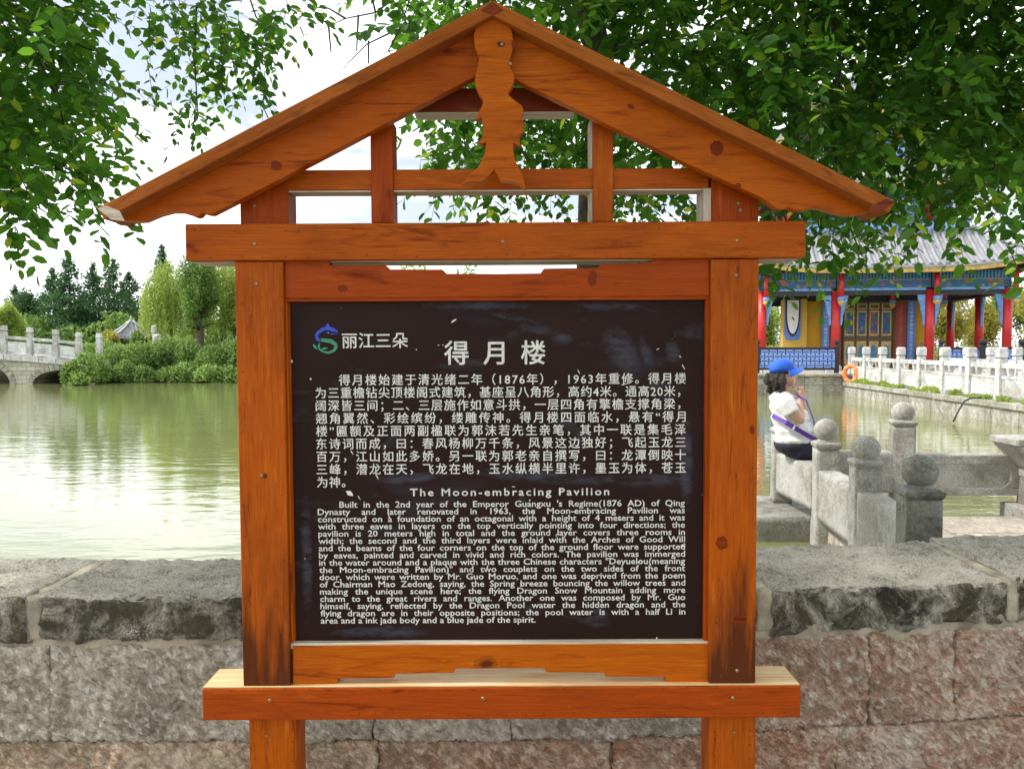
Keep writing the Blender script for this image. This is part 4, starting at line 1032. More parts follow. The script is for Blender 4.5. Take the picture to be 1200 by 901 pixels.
# ================================================================== ROOFS
plain('tile', (.30,.31,.33), .7, .25, 3, .3); plain('tile_light', (.27,.275,.295), .6, .2, 2, .3); plain('ridge', (.42,.43,.45), .7, .2, 4); plain('soffit', (.10,.035,.03), .8)
plain('gold_fascia', (.42,.29,.07), .6, .35, 6)
def roof(parent, T, half, ez, top_half, tz, lift, mats, spacing=.3, rr=.06, pw_=1.25, fascia=None, cxy=(0, 0)):
    def S(side, u, v):
        h = half + (top_half-half)*v; c4 = abs(u)**4*(1-v)**2
        x, y = u*h*(1+.05*c4), -h*(1+.05*c4); z = ez + (tz-ez)*v**pw_ + lift*c4
        a = side*PI/2; ca, sa = math.cos(a), math.sin(a)
        return T @ Vector((cxy[0]+x*ca-y*sa, cxy[1]+x*sa+y*ca, z))
    nu, nv = 24, 8
    for side in range(4):
        q = MB(); vs = [S(side, -1+2*i/nu, j/nv) for j in range(nv+1) for i in range(nu+1)]
        low = [p_ - Vector((0, 0, .09)) for p_ in vs]; N = len(vs)
        fs = [(j*(nu+1)+i, j*(nu+1)+i+1, (j+1)*(nu+1)+i+1, (j+1)*(nu+1)+i) for j in range(nv) for i in range(nu)]
        q.add(vs, fs, 0); q.add(low, [tuple(reversed(f)) for f in fs], 1)
        q.add(vs[:nu+1] + low[:nu+1], [(i, i+1+nu, i+2+nu, i+1) for i in range(nu)], 0)
        q.build('roof_slope', [M[mats[0]], M['soffit']], parent, smooth=False)
        q = MB(); k = int(half/spacing)
        for i in range(-k, k+1):
            x = i*spacing; pts = []
            for j in range(9):
                v = j/8; h = half + (top_half-half)*v
                if abs(x) > h*1.001:
                    vm = (half-abs(x))/(half-top_half); pts.append(S(side, math.copysign(1, x), max(0, vm)) + Vector((0,0,rr*.5))); break
                pts.append(S(side, x/h, v) + Vector((0, 0, rr*.5)))
            if len(pts) > 1: q.tube(pts, rr, 6)
        o = q.build('tile_rows', M[mats[1]], parent, smooth=True); o['kind'] = 'stuff'
        q = MB(); q.tube([S(side, 1, j/8) + Vector((0, 0, .1)) for j in range(9)], .11 if half > 2 else .06, 6); q.build('hip_ridge', M[mats[2]], parent, smooth=True)
        if fascia:
            q = MB(); a = [S(side, -1+2*i/nu, 0)*1.0 - Vector((0,0,.10)) for i in range(nu+1)]; c_ = T @ Vector((cxy[0], cxy[1], 0))
            for i in range(nu):
                pts = []
                for p_ in (a[i], a[i+1]):
                    d = (Vector((c_.x, c_.y, 0)) - Vector((p_.x, p_.y, 0))).normalized()
                    pts += [p_ + d*.02, p_ + d*.16, p_ + d*.16 - Vector((0,0,.17)), p_ + d*.02 - Vector((0,0,.17))]
                q.add(pts, [(0,1,2,3),(7,6,5,4),(0,4,5,1),(1,5,6,2),(2,6,7,3),(3,7,4,0)])
            q.build('fascia', M[fascia], parent)
# small grey pavilion on the far left bank
YP = 50.0; cpx = P(154, 398, YP); sm = thing('small_pavilion', 'small grey tiled pavilion with a pointed roof among the bushes', 'pavilion', (cpx.x, YP, .5))
T = Matrix.Translation((cpx.x, YP, 0)) @ Matrix.Rotation(R(38), 4, 'Z')
roof(sm, T, 1.02, P(154, 396, YP).z, .08, P(154, 378, YP).z, .12, ('tile', 'tile', 'ridge'), .2, .04, 1.15)
q = MB(); q.lathe((cpx.x, YP, P(154, 379, YP).z), [(.12, 0), (.16, .08), (.07, .15), (.1, .24), (.03, .38), (.01, .5)], 8); q.build('finial', M['ridge'], sm, smooth=True)
for sx in (-.7, .7):
    for sy in (-.7, .7):
        p = T @ Vector((sx, sy, 0)); q = MB(); q.tube([(p.x, p.y, .4), (p.x, p.y, P(154, 397, YP).z)], .09, 8); q.build('column', M['soffit'], sm, smooth=True)
mo = thing('grey_monument', 'grey upright stone cylinder standing beside the willow', 'monument', (P(185, 400, 46).x, 46, .5))
q = MB(); q.lathe((P(185,400,46).x, 46, .4), [(.28, 0), (.28, P(185,394,46).z-.5), (.26, P(185,393,46).z-.42), (.1, P(185,392,46).z-.38)], 14); q.build('drum', M['quay'], mo, smooth=False)
q = MB(); q.lathe((P(178,400,46).x, 46.3, .4), [(.09, 0), (.09, P(180,386,46).z-.6), (.14, P(180,385,46).z-.6), (.13, P(180,382,46).z-.4), (.02, P(180,381,46).z-.4)], 10); q.build('pillar', M['marble_white'], mo)

# ================================================================== PAINTED PAVILION, RIGHT
plain('red_col', (.50, .018, .018), .4, .15, 3); plain('red_dark', (.30, .018, .018), .5); plain('yellow_wall_shaded', (.50, .27, .015), .8, .06, 1.5); plain('yellow_pier_lit', (.56, .36, .06), .8, .06, 1.5)  # one yellow wall in two tones: room darkened as shaded, pier paled as lit
plain('dark_wood', (.018, .014, .016), .5); plain('brown_frame', (.10, .065, .03), .6, .3, 12); plain('gold_trim', (.50, .33, .10), .5, .3, 12)
plain('couplet_blue', (.08, .19, .52), .5, .1, 3); plain('couplet_red', (.24, .022, .022), .5, .1, 3); plain('glyph_light', (.62, .66, .72), .6); plain('glyph_gold', (.50, .20, .07), .5)
plain('sky_blue', (.13, .29, .60), .6, .25, 6); plain('lattice_ground', (.26, .42, .85), .6, .1, 5); plain('lattice_bar', (.018, .03, .16), .5); plain('black_frame', (.012, .012, .016), .5)
plain('white_enamel', (.75, .75, .72), .5); plain('panel_teal', (.06, .20, .32), .5, .3, 9); plain('stone_base', (.38, .38, .36), .8)
def painted(name, cell, cols, base, str_=1.0):
    m = NM(name); v = m.coord(rnd=True); vv = m.n('ShaderNodeTexVoronoi'); vv.inputs['Scale'].default_value = cell; m.l(v, vv.inputs['Vector'])
    sp = m.n('ShaderNodeSeparateColor'); m.l(vv.outputs['Color'], sp.inputs[0])
    stops = [(i/len(cols), c) for i, c in enumerate(cols)]
    c = m.ramp(sp.outputs[0], stops, 'CONSTANT'); c = m.mix(m.ramp(vv.outputs['Distance'], [(.25, 0.0), (.55, .8*str_)]), c, base)
    m.col(c).set(Roughness=.6); M[name] = m.mat
painted('paint_flowers', 5.0, [(.02,.10,.20),(.03,.18,.16),(.04,.10,.40),(.50,.34,.04),(.02,.16,.10),(.45,.05,.03),(.03,.10,.34)], (.015,.09,.17))
m = NM('paint_ticks'); v = m.coord(rnd=False, scale=(1,1,1)); wv = m.n('ShaderNodeTexWave', Scale=2.6, Distortion=.6); m.l(v, wv.inputs[0])
c = m.ramp(wv.outputs['Fac'], [(.2, (.012,.06,.24)), (.5, (.02,.16,.28)), (.8, (.06,.27,.38))]); c = m.mix(m.ramp(m.noise(v, 3.5, 3), [(.58, 0.0), (.64, .8)]), c, (.25,.10,.10)); m.col(c).set(Roughness=.6); M['paint_ticks'] = m.mat
TP = Matrix.Translation((16.35, 32.5, 0)) @ Matrix.Rotation(R(-10), 4, 'Z')
pav = thing('painted_pavilion', 'tiered Chinese pavilion with red columns, painted beams and grey tiled roof behind the railing', 'pavilion', TP @ Vector((-1.75, 4.5, 0)))
CX = -1.75
def tb(name, a, b_, mat, parent=pav, bevel=0):
    q = MB(); q.box(a, b_, mat=TP); return q.build(name, M[mat], parent, bevel=bevel)
colx = [CX-4.58, CX-1.75, CX+1.75, CX+4.55]
coly = [0, 2.83, 6.3, 9.13]
fz = .545
for i, x in enumerate(colx):
    for j, y in enumerate(coly):
        if 0 < i < 3 and 0 < j < 3: continue
        q = MB(); q.lathe((x, y, 0), [(.27, fz-.01), (.28, fz+.12), (.22, fz+.2)], 12, mat=TP); cb = q.build('column_base', M['stone_base'], pav)
        q = MB(); q.lathe((x, y, 0), [(.175, fz+.201), (.165, 3.72)], 14, mat=TP); q.build('column', M['red_col'], pav, smooth=True)
def beam_run(p0, p1, nrm):
    (xa, ya), (xb, yb) = p0, p1; d = Vector((xb-xa, yb-ya, 0)); ln = d.length; ang = math.atan2(d.y, d.x)
    T = TP @ Matrix.Translation((xa, ya, 0)) @ Matrix.Rotation(ang, 4, 'Z')
    def bb(nm, x0, x1, y0, y1, z0, z1, mat):
        q = MB(); q.box((x0, y0, z0), (x1, y1, z1), mat=T); return q.build(nm, M[mat], pav)
    s_ = nrm
    bb('painted_beam', .02, ln-.02, -.10, .10, 4.12, 4.44, 'paint_ticks'); bb('painted_beam', .02, ln-.02, -.13, .13, 3.80, 4.10, 'paint_flowers')
    bb('beam_edge', .03, ln-.03, -.15, .15, 4.102, 4.118, 'gold_trim'); bb('beam_edge', .18, ln-.18, -.12, .12, 3.70, 3.797, 'sky_blue'); bb('inner_beam', .18, ln-.18, -.05, .3*s_, 3.52, 3.698, 'dark_wood')
    for (x, sg) in ((.18, 1), (ln-.18, -1)):
        q = MB(); n_ = 7; pr = [(x, 3.70), (x, 2.35)]
        for i in range(n_+1): t = i/n_; pr.append((x + sg*(.05+.29*t**1.6+.03*(i % 2)), 2.33+1.37*t))
        q.prism(pr, -.045, .045, mat=T); q.build('bracket', M['sky_blue'], pav)
for i in range(3):
    beam_run((colx[i], 0), (colx[i+1], 0), 1); beam_run((colx[i+1], 9.13), (colx[i], 9.13), 1)
    beam_run((colx[0], coly[i+1]), (colx[0], coly[i]), 1); beam_run((colx[3], coly[i]), (colx[3], coly[i+1]), 1)
def drop(x, y, z0=4.35, z1=3.05):
    q = MB(); q.lathe((x, y, 0), [(.10, z0), (.11, 3.45)], 8, mat=TP); q.build('hanging_post', M['red_col'], pav, smooth=True)
    q = MB(); q.lathe((x, y, 0), [(.11, 3.449), (.15, 3.38), (.13, 3.3)], 8, mat=TP); q.build('hanging_post_collar', M['sky_blue'], pav, smooth=True)
    q = MB(); q.lathe((x, y, 0), [(.13, 3.299), (.14, 3.22), (.06, 3.12), (.01, 3.08)], 8, mat=TP); q.build('hanging_post_tip', M['gold_trim'], pav, smooth=True)
for x in colx: drop(x+.12, -.42)
for x in (CX-.9, CX+.9, CX+2.3+.6): drop(x, 2.0)
roof(pav, TP, 5.45, 4.60, 3.55, 6.15, .55, ('tile_light', 'tile_light', 'ridge'), .3, .075, 1.2, 'gold_fascia', (CX, 4.56))
# room inside the colonnade
tb('room', (CX-2.45, 2.35, fz), (CX+2.45, 6.8, 3.6), 'yellow_wall_shaded')
tb('side_wall', (CX-3.45, 2.15, fz+.5), (CX-2.47, 2.9, 3.5), 'yellow_pier_lit'); tb('wall_base', (CX-3.45, 2.12, fz), (CX-2.47, 2.9, fz+.48), 'stone_base')
tb('wall_base', (CX-2.46, 2.30, fz), (CX-1.95, 2.349, fz+.5), 'stone_base'); tb('wall_base', (CX+1.95, 2.30, fz), (CX+2.46, 2.349, fz+.75), 'stone_base')
tb('lintel', (CX-2.46, 2.22, 3.42), (CX+2.46, 2.349, 3.80), 'dark_wood'); tb('inner_beam', (CX-4.5, 2.25, 3.6), (CX+4.5, 2.4, 4.1), 'dark_wood')
tb('door_frame', (CX-1.02, 2.25, fz), (CX+1.02, 2.349, 3.415), 'dark_wood')
for k in range(4):
    x0 = CX-.98+k*.49; x1 = x0+.475
    dr = tb('door', (x0, 2.20, fz+.02), (x1, 2.249, 3.38), 'brown_frame')
    def dp(nm, a, b_, mat): 
        q = MB(); q.box(a, b_, mat=TP); q.build(nm, M[mat], dr)
    dp('trim', (x0+.05, 2.188, 1.95), (x1-.05, 2.199, 3.0), 'gold_trim'); dp('painted_panel', (x0+.095, 2.178, 2.02), (x1-.095, 2.187, 2.93), 'paint_flowers')
    dp('trim', (x0+.05, 2.188, 3.06), (x1-.05, 2.199, 3.3), 'gold_trim'); dp('painted_panel', (x0+.08, 2.178, 3.1), (x1-.08, 2.187, 3.26), 'brown_frame')
    dp('trim', (x0+.05, 2.188, .72), (x1-.05, 2.199, 1.72), 'gold_trim')
    q = MB(); q.prism([((x0+x1)/2+.14*math.cos(2*PI*i/14), 1.22+.36*math.sin(2*PI*i/14)) for i in range(14)], 2.178, 2.187, mat=TP); q.build('oval_panel', M['panel_teal'], dr)
def couplet(xc, w_, z0, z1, mat, gm, txt):
    p_ = tb('couplet_board', (xc-w_/2, 2.17, z0), (xc+w_/2, 2.215, z1), mat)
    n_ = len(txt); ch = (z1-z0-.1)/n_; sz = min(ch*.9, w_*.75)
    bm = bmesh.new()
    for i, t in enumerate(txt):
        me, co = text_mesh(t, sz, 0.0); z_ = z1-.05-ch*(i+.85)
        me.transform(TP @ Matrix.Translation((xc - sz/2, 2.165, z_)) @ Matrix.Rotation(R(90), 4, 'X')); bm.from_mesh(me); bpy.data.meshes.remove(me)
    me = bpy.data.meshes.new('lettering'); bm.to_mesh(me); bm.free(); me.materials.clear(); o = link_mesh('lettering', me, M[gm], p_); o['kind'] = 'stuff'
couplet(CX-1.28, .42, .75, 3.3, 'couplet_red', 'glyph_gold', '春风杨柳万千条风景这边独好'); couplet(CX+1.28, .42, .75, 3.3, 'couplet_red', 'glyph_gold', '飞起玉龙三百万江山如此多娇')
couplet(CX-1.70, .30, .75, 3.4, 'couplet_blue', 'glyph_light', '龙潭倒映十三峰潜龙在天飞龙在地'); couplet(CX+1.70, .30, .75, 3.4, 'couplet_blue', 'glyph_light', '玉水纵横半里许墨玉为体苍玉为神')
# oval board on the pier
def ov(nm, cx_, cz_, rx_, rz_, y0, y1, mat, low=1.0):
    q = MB(); q.prism([(cx_+rx_*math.cos(2*PI*i/20), cz_+(rz_*(low if math.sin(2*PI*i/20) < 0 else 1))*math.sin(2*PI*i/20)) for i in range(20)], y0, y1, mat=TP); q.build(nm, M[mat], pav)
xo = CX-3.06
q = MB(); q.prism([(xo-.33,3.46),(xo-.33,2.0),(xo-.25,1.78),(xo+.25,1.78),(xo+.33,2.0),(xo+.33,3.46)], 2.10, 2.149, mat=TP); q.build('sign_backing', M['couplet_blue'], pav)
def tongue(nm, w_, zc, zlow, ztop_, y0, y1, mat):
    q = MB(); q.prism([(xo-w_, ztop_), (xo-w_, zc)] + [(xo-w_*math.cos(PI*i/14), zc-(zc-zlow)*math.sin(PI*i/14)**.9) for i in range(1, 14)] + [(xo+w_, zc), (xo+w_, ztop_)], y0, y1, mat=TP); q.build(nm, M[mat], pav)
tongue('sign_outline', .30, 2.95, 1.93, 3.47, 2.08, 2.099, 'black_frame'); tongue('sign_face', .235, 2.98, 2.04, 3.46, 2.06, 2.079, 'white_enamel')
q = MB(); q.prism([(xo-.06,2.75),(xo+.02,2.73),(xo+.07,2.60),(xo+.0,2.64)], 2.05, 2.059, mat=TP); q.build('sign_mark', M['black_frame'], pav)
# upper storeys
def storey(hw, z0, z1, cols, rz, rh, th, tz, lf):
    cy = 4.56
    tb('storey_wall', (CX-hw+.35, cy-hw+.35, z0), (CX+hw-.35, cy+hw-.35, z1), 'red_dark')
    for a in range(4):
        T = TP @ Matrix.Translation((CX, cy, 0)) @ Matrix.Rotation(a*PI/2, 4, 'Z')
        def bx_(nm, A, B, mat): q = MB(); q.box(A, B, mat=T); q.build(nm, M[mat], pav)
        bx_('balcony_panel', (-hw-.1, -hw-.16, z0), (hw+.1, -hw-.08, z0+.42), 'lattice_ground')
        for k in range(9): bx_('balcony_bar', (-hw+k*hw/4-.02, -hw-.19, z0), (-hw+k*hw/4+.02, -hw-.161, z0+.42), 'lattice_bar')
        bx_('balcony_rail', (-hw-.15, -hw-.2, z0+.421), (hw+.15, -hw-.05, z0+.5), 'black_frame')
        bx_('painted_beam', (-hw, -hw-.1, z1-.42), (hw, -hw+.1, z1), 'paint_flowers')
        for x in cols:
            q = MB(); q.lathe((x, -hw, 0), [(.13, z0+.501), (.13, z1-.421)], 10, mat=T); q.build('column', M['red_col'], pav, smooth=True)
        for x0, x1 in zip(cols[:-1], cols[1:]):
            bx_('storey_panel', (x0+.2, -hw+.2, z0), (x1-.2, -hw+.34, z1-.43), 'sky_blue')
            q = MB(); q.prism([((x0+x1)/2+.32*math.cos(2*PI*i/16), (z0+z1)/2+.12+.38*math.sin(2*PI*i/16)) for i in range(16)], -hw+.16, -hw+.199, mat=T); q.build('round_window', M['white_enamel'], pav)
            q = MB(); q.prism([((x0+x1)/2+.2*math.cos(2*PI*i/16), (z0+z1)/2+.12+.25*math.sin(2*PI*i/16)) for i in range(16)], -hw+.13, -hw+.159, mat=T); q.build('round_pane', M['panel_teal'], pav)
    roof(pav, TP, rh, rz, th, tz, lf, ('tile_light', 'tile_light', 'ridge'), .3, .075, 1.2, 'gold_fascia', (CX, cy))
storey(3.35, 6.1, 7.95, [-3.35, -2.1, 0, 2.1, 3.35], 8.07, 4.3, 2.4, 9.35, .5)
storey(2.2, 9.4, 11.2, [-2.2, -1.1, 1.1, 2.2], 11.3, 3.1, .15, 13.5, .45)
q = MB(); q.lathe((CX, 4.56, 13.4), [(.2, 0), (.3, .25), (.12, .45), (.2, .8), (.05, 1.1), (.01, 1.4)], 10, mat=TP); q.build('finial', M['gold_trim'], pav, smooth=True)
# black and blue lattice railings on the platform edge
def lattice(px0, px1, label, Y=29.62):
    x0, x1 = (px0-600)*Y/FPX, (px1-600)*Y/FPX
    r_ = thing('lattice_railing', label, 'railing', ((x0+x1)/2, Y, fz), 0, 'blue lattice railings round the pavilion')
    q = MB(); q.box((x0+.07, Y-.02, .74), (x1-.07, Y+.02, 1.385)); q.build('panel', M['lattice_ground'], r_)
    q = MB(); s = .15; nx, nz_ = int((x1-x0-.14)/s), 4
    for i in range(nx):
        for j in range(nz_):
            cx_, cz_ = x0+.07+s*(i+.5), .74+.161*(j+.5)
            if (i+j) % 2: q.box((cx_-.015, Y-.045, cz_-.105), (cx_+.015, Y-.021, cz_+.105))
            else: q.box((cx_-.10, Y-.0455, cz_-.015), (cx_+.10, Y-.0215, cz_+.015))
    o = q.build('lattice', M['lattice_bar'], r_); o['kind'] = 'stuff'
    for (a, b_) in (((x0, Y-.05, 1.387), (x1, Y+.05, 1.47)), ((x0, Y-.05, .66), (x1, Y+.05, .738))):
        q = MB(); q.box(a, b_); q.build('frame_rail', M['black_frame'], r_, bevel=.008)
    for x in (x0, x1-.1):
        q = MB(); q.box((x-.02, Y-.07, fz), (x+.11, Y+.07, 1.5)); q.build('frame_post', M['black_frame'], r_)
        q = MB(); q.lathe((x+.045, Y, 1.5), [(.09, 0), (.05, .05), (.10, .12), (.10, .2), (.03, .26)], 8); q.build('finial', M['black_frame'], r_)
    for x in np.arange(x0+.25, x1-.2, 1.1):
        q = MB(); q.box((x, Y-.1, fz), (x+.24, Y+.1, .658)); q.build('foot', M['marble_white'], r_)
lattice(800, 886, 'blue lattice railing section hidden by the right sign post'); lattice(886, 982, 'blue lattice railing in a black frame right behind the woman in the cap')
lattice(1101, 1151, 'blue lattice railing right of the wide red column pair'); lattice(1152, 1198, 'blue lattice railing section at the right picture edge'); lattice(1199, 1290, 'blue lattice railing section beyond the right picture edge')
tbx = thing('information_stand', 'small grey stand in front of the yellow wall right of the doors', 'stand', TP @ Vector((CX+2.2, 1.6, fz)))
q = MB(); q.frustum((CX+2.2, 1.6), .5, .42, fz, fz+1.0, .3, .25, mat=TP); q.build('pedestal', M['stone_base'], tbx, bevel=.03)
q = MB(); q.frustum((CX+2.2, 1.6), .55, .5, fz+1.001, fz+1.12, .35, .3, mat=TP); q.build('top', M['quay'], tbx, bevel=.02)
# trees behind the pavilion
broad(902, 350, 50, 20, 40, 'tree behind the left bay of the pavilion', 71, 'leaf_willow', 5000, .17)
broad(1112, 335, 46, 30, 38, 'yellow green tree seen through the bay right of the red column pair', 72, 'leaf_yellow', 9000, .15)
broad(1150, 340, 48, 28, 40, 'yellow green tree between the two right pavilion columns', 73, 'leaf_yellow', 9000, .15)
broad(1182, 325, 52, 26, 34, 'dark green tree at the right picture edge behind the last column', 74, 'leaf_broad', 6000, .18)
broad(1060, 300, 56, 40, 60, 'broad tree behind the pavilion doors', 75, 'leaf_broad', 5000, .2)
broad(1230, 320, 47, 40, 50, 'tree right of the pavilion, mostly outside the picture', 76, 'leaf_yellow', 6000, .18)
broad(960, 320, 58, 46, 50, 'tree behind the blue board bay of the pavilion', 77, 'leaf_broad', 5000, .2)
rg = np.random.default_rng(78)
ct = [((px-600)/FPX*46, 46, .9) for px in range(890, 1300, 16)]; C, dd = blob_points(ct, [(.8, .8, .7)]*len(ct), 14000, rg)
foliage('hedge', C, dd+rg.normal(size=C.shape)*.8, .16, .08, 'leaf_yellow', None, rg)
# weeds at the foot of the white railing
n = 3200; Yw = rg.uniform(17.5, 28.8, n); cl = np.sin(Yw*2.3)+np.sin(Yw*5.1+1); keep = cl > -.3; Yw = Yw[keep]; n = len(Yw)
xo_ = -.13 + rg.normal(size=n)*.07; C = np.stack([9.93+.07*Yw+xo_, Yw, dk+rg.uniform(0, .16, n)*(.6+.4*np.sin(Yw*3.7))], 1)
foliage('weeds', C, np.stack([rg.normal(size=n)*.6, rg.normal(size=n)*.6, np.ones(n)], 1), .11, .05, 'leaf_willow', None, rg)
# ================================================================== THE WOMAN ON THE RAIL
plain('skin', (.56, .33, .24), .5, .08, 12, Subsurface_Weight=.1); plain('shirt', (.74, .74, .75), .85, .05, 9, .2); plain('trousers', (.012, .014, .03), .85, .2, 10)
plain('hair', (.022, .013, .010), .55, .4, 40, .8); plain('cap_blue', (.012, .11, .62), .7, .1, 10); plain('cap_under', (.62, .42, .42), .8); plain('strap', (.10, .03, .32), .6); plain('pouch_pink', (.75, .06, .30), .6); plain('pouch_orange', (.85, .16, .06), .6)
plain('lips', (.45, .12, .10), .5); plain('eye', (.02, .015, .012), .3); plain('cap_logo', (.8, .8, .85), .6); plain('phone', (.03, .03, .035), .3)
YW = 7.5
def W(px, py, dy=0.0):
    p = P(px, py, YW); return Vector((p.x, YW + dy, p.z))
woman = thing('person', 'woman in a blue cap sitting on the stone rail, hands at her mouth', 'person', W(925, 531))
def remesh(o, vox, sm=6):
    m = o.modifiers.new('remesh', 'REMESH'); m.mode = 'VOXEL'; m.voxel_size = vox; m.use_smooth_shade = True
    if sm: m2 = o.modifiers.new('smooth', 'SMOOTH'); m2.factor = .5; m2.iterations = sm
    return o
q = MB()
# trunk, neck, head
q.ell(W(917, 466), (.10, .17, .07)); q.ell(W(923, 478), (.125, .165, .12)); q.ell(W(927, 494), (.14, .165, .13)); q.ell(W(928, 516), (.15, .18, .12))
q.tube([W(917, 464), W(920, 452)], [.062, .052], 12)
q.ell(W(920, 438.5), (.088, .075, .108), 16); q.ell(W(925.5, 446.5), (.05, .052, .055), 12)                  # skull, jaw
q.tube([W(930, 437), W(932.8, 442.5), W(930.5, 444)], [.010, .015, .012], 8)                                # nose
q.ell(W(930.6, 447.5), (.016, .025, .008), 8); q.ell(W(930.3, 449.6), (.015, .022, .008), 8); q.ell(W(929.2, 452.5), (.02, .024, .016), 8)   # lips, chin
q.ell(W(918, 441, -.075), (.018, .010, .03), 8)
def arm(sh, el, wr, hd, sgn):
    q.tube([sh, sh.lerp(el, .5), el], [.060, .054, .043], 12); q.ell(el, (.045, .045, .045), 10); q.tube([el, el.lerp(wr, .35), wr], [.043, .041, .026], 12)
    q.ell(wr.lerp(hd, .5), (.030, .022, .045), 10)
    for k, (dy, dl) in enumerate(((-.024, .8), (-.008, 1.0), (.009, .95), (.025, .75))):                       # four curled fingers
        a = hd + Vector((0, dy*.9, -.006)); b_ = a + Vector((.012, dy*.2, .030*dl)); c_ = b_ + Vector((-.020, 0, .020*dl)); d_ = c_ + Vector((-.018, 0, -.004))
        q.tube([a, b_, c_, d_], [.0095, .009, .008, .006], 7)
    a = wr.lerp(hd, .35); q.tube([a + Vector((-.01, sgn*.02, 0)), a + Vector((-.032, sgn*.018, .022)), a + Vector((-.045, sgn*.008, .045))], [.012, .010, .007], 7)
arm(W(910, 465, -.155), W(927.5, 489, -.215), W(932.5, 465, -.10), W(935, 458.5, -.075), 1)
arm(W(918, 465, .16), W(946, 484, .17), W(944, 464, .10), W(942, 458, .06), -1)
# legs
for sg in (-1, 1):
    hip = W(930, 524, sg*.09); kn = W(969, 530, .06+sg*.10); an = W(974, 585, .05+sg*.08); q.tube([hip, hip.lerp(kn, .5), kn], [.088, .078, .058], 12); q.tube([kn, kn.lerp(an, .3), an], [.056, .054, .032], 12)
    q.tube([an, an + Vector((.06, 0, -.035)), an + Vector((.16, 0, -.045))], [.035, .034, .022], 10)
remesh(q.build('body', M['skin'], woman, smooth=True), .0065, 3)
q = MB()
q.ell(W(916.5, 467), (.108, .185, .075)); q.ell(W(921.5, 477), (.150, .185, .12)); q.ell(W(926, 490), (.172, .19, .13)); q.ell(W(929.5, 503), (.180, .195, .12)); q.ell(W(929, 514.5), (.172, .205, .085))
q.tube([W(917, 462.5), W(918.5, 458.5)], [.085, .062], 14)
q.tube([W(910, 465, -.13), W(913, 472, -.185), W(918.5, 482, -.212)], [.080, .084, .078], 14); q.tube([W(918, 465, .13), W(926, 471, .17), W(932, 475, .18)], [.080, .082, .078], 14)
o = remesh(q.build('shirt', M['shirt'], woman, smooth=True), .008, 4)
tx = bpy.data.textures.new('folds', 'CLOUDS'); tx.noise_scale = .07; dm = o.modifiers.new('folds', 'DISPLACE'); dm.texture = tx; dm.strength = .010; dm.mid_level = .5
q = MB(); q.ell(W(928.5, 521), (.165, .205, .10))
for sg in (-1, 1):
    hip = W(928, 523, sg*.095); kn = W(968, 529.5, .06+sg*.10); an = W(973, 575, .05+sg*.08)
    q.tube([hip, hip.lerp(kn, .5), kn], [.108, .098, .078], 14); q.ell(kn, (.078, .078, .078), 10); q.tube([kn, an], [.074, .06], 12)
remesh(q.build('trousers', M['trousers'], woman, smooth=True), .009, 4)
q = MB(); hr = random.Random(4)
q.ell(W(914.5, 437), (.088, .088, .10)); q.ell(W(911.5, 445), (.085, .098, .095))
for i in range(46):
    a = hr.uniform(0, 2*PI); z_ = hr.uniform(440, 458); rr_ = .066 + .03*math.sin((z_-436)/24*PI)
    dx, dy = math.cos(a)*rr_*.95 - .012, math.sin(a)*rr_*1.15
    if dx > .035: continue
    p = W(912.5, z_); r_ = hr.uniform(.018, .032); q.ell((p.x+dx, p.y+dy, p.z), (r_, r_, r_*1.3), 8)
for i in range(12):
    p = W(hr.uniform(903, 914), hr.uniform(455, 461), hr.uniform(-.08, .08)); q.ell(p, (.016, .016, .026), 8)
o = remesh(q.build('hair', M['hair'], woman, smooth=True), .007, 1)
tx = bpy.data.textures.new('curls', 'CLOUDS'); tx.noise_scale = .018; dm = o.modifiers.new('curls', 'DISPLACE'); dm.texture = tx; dm.strength = .016
# cap: crown, brim, badge, band
q = MB(); c = W(916.5, 434.5); tl = Matrix.Rotation(R(14), 3, 'Y').to_4x4()
Tc = Matrix.Translation(c) @ Matrix.Rotation(R(-8), 4, 'Y')
q.lathe((0, 0, 0), [(1.0, -.02), (1.0, .25), (.93, .55), (.72, .85), (.40, 1.0), (.04, 1.06)], 20, mat=Tc @ Matrix.Diagonal((.112, .092, .105, 1)))
cap = q.build('cap', M['cap_blue'], woman, smooth=True)
q = MB(); vs = []; nb_ = 12
for (ro, zt_) in ((0, 0), (1, 0)):
    for i in range(nb_+1):
        a = R(-75 + 150*i/nb_); r0 = (.105 + ro*(.088*math.cos(a*1.15)**.7 if math.cos(a*1.15) > 0 else 0))
        vs.append(Tc @ Vector((math.cos(a)*r0, math.sin(a)*r0*.86, .012 - ro*.016 - .05*math.sin(a)**2*ro)))
lo_ = [v - Vector((0, 0, .006)) for v in vs]; N = nb_+1
q.add(vs, [(i, i+1, i+1+N, i+N) for i in range(nb_)], 0); q.add(lo_, [(i, i+N, i+1+N, i+1) for i in range(nb_)], 1)
q.add([vs[N+i] for i in range(N)] + [lo_[N+i] for i in range(N)], [(i, i+1, i+1+N, i+N) for i in range(nb_)], 0)
q.build('brim', [M['cap_blue'], M['cap_under']], cap, smooth=True)
q = MB(); q.add([Tc @ Vector(v) for v in ((.085,-.042,.060),(.102,-.012,.050),(.088,-.012,.082),(.070,-.038,.084))], [(0,1,2,3)]); q.build('cap_badge', M['cap_logo'], cap)
for sg in (-1, 1):
    q = MB(); q.ell(W(929.2, 438.5, sg*.032), (.006, .010, .006), 8); q.build('eye', M['eye'], woman, smooth=True)
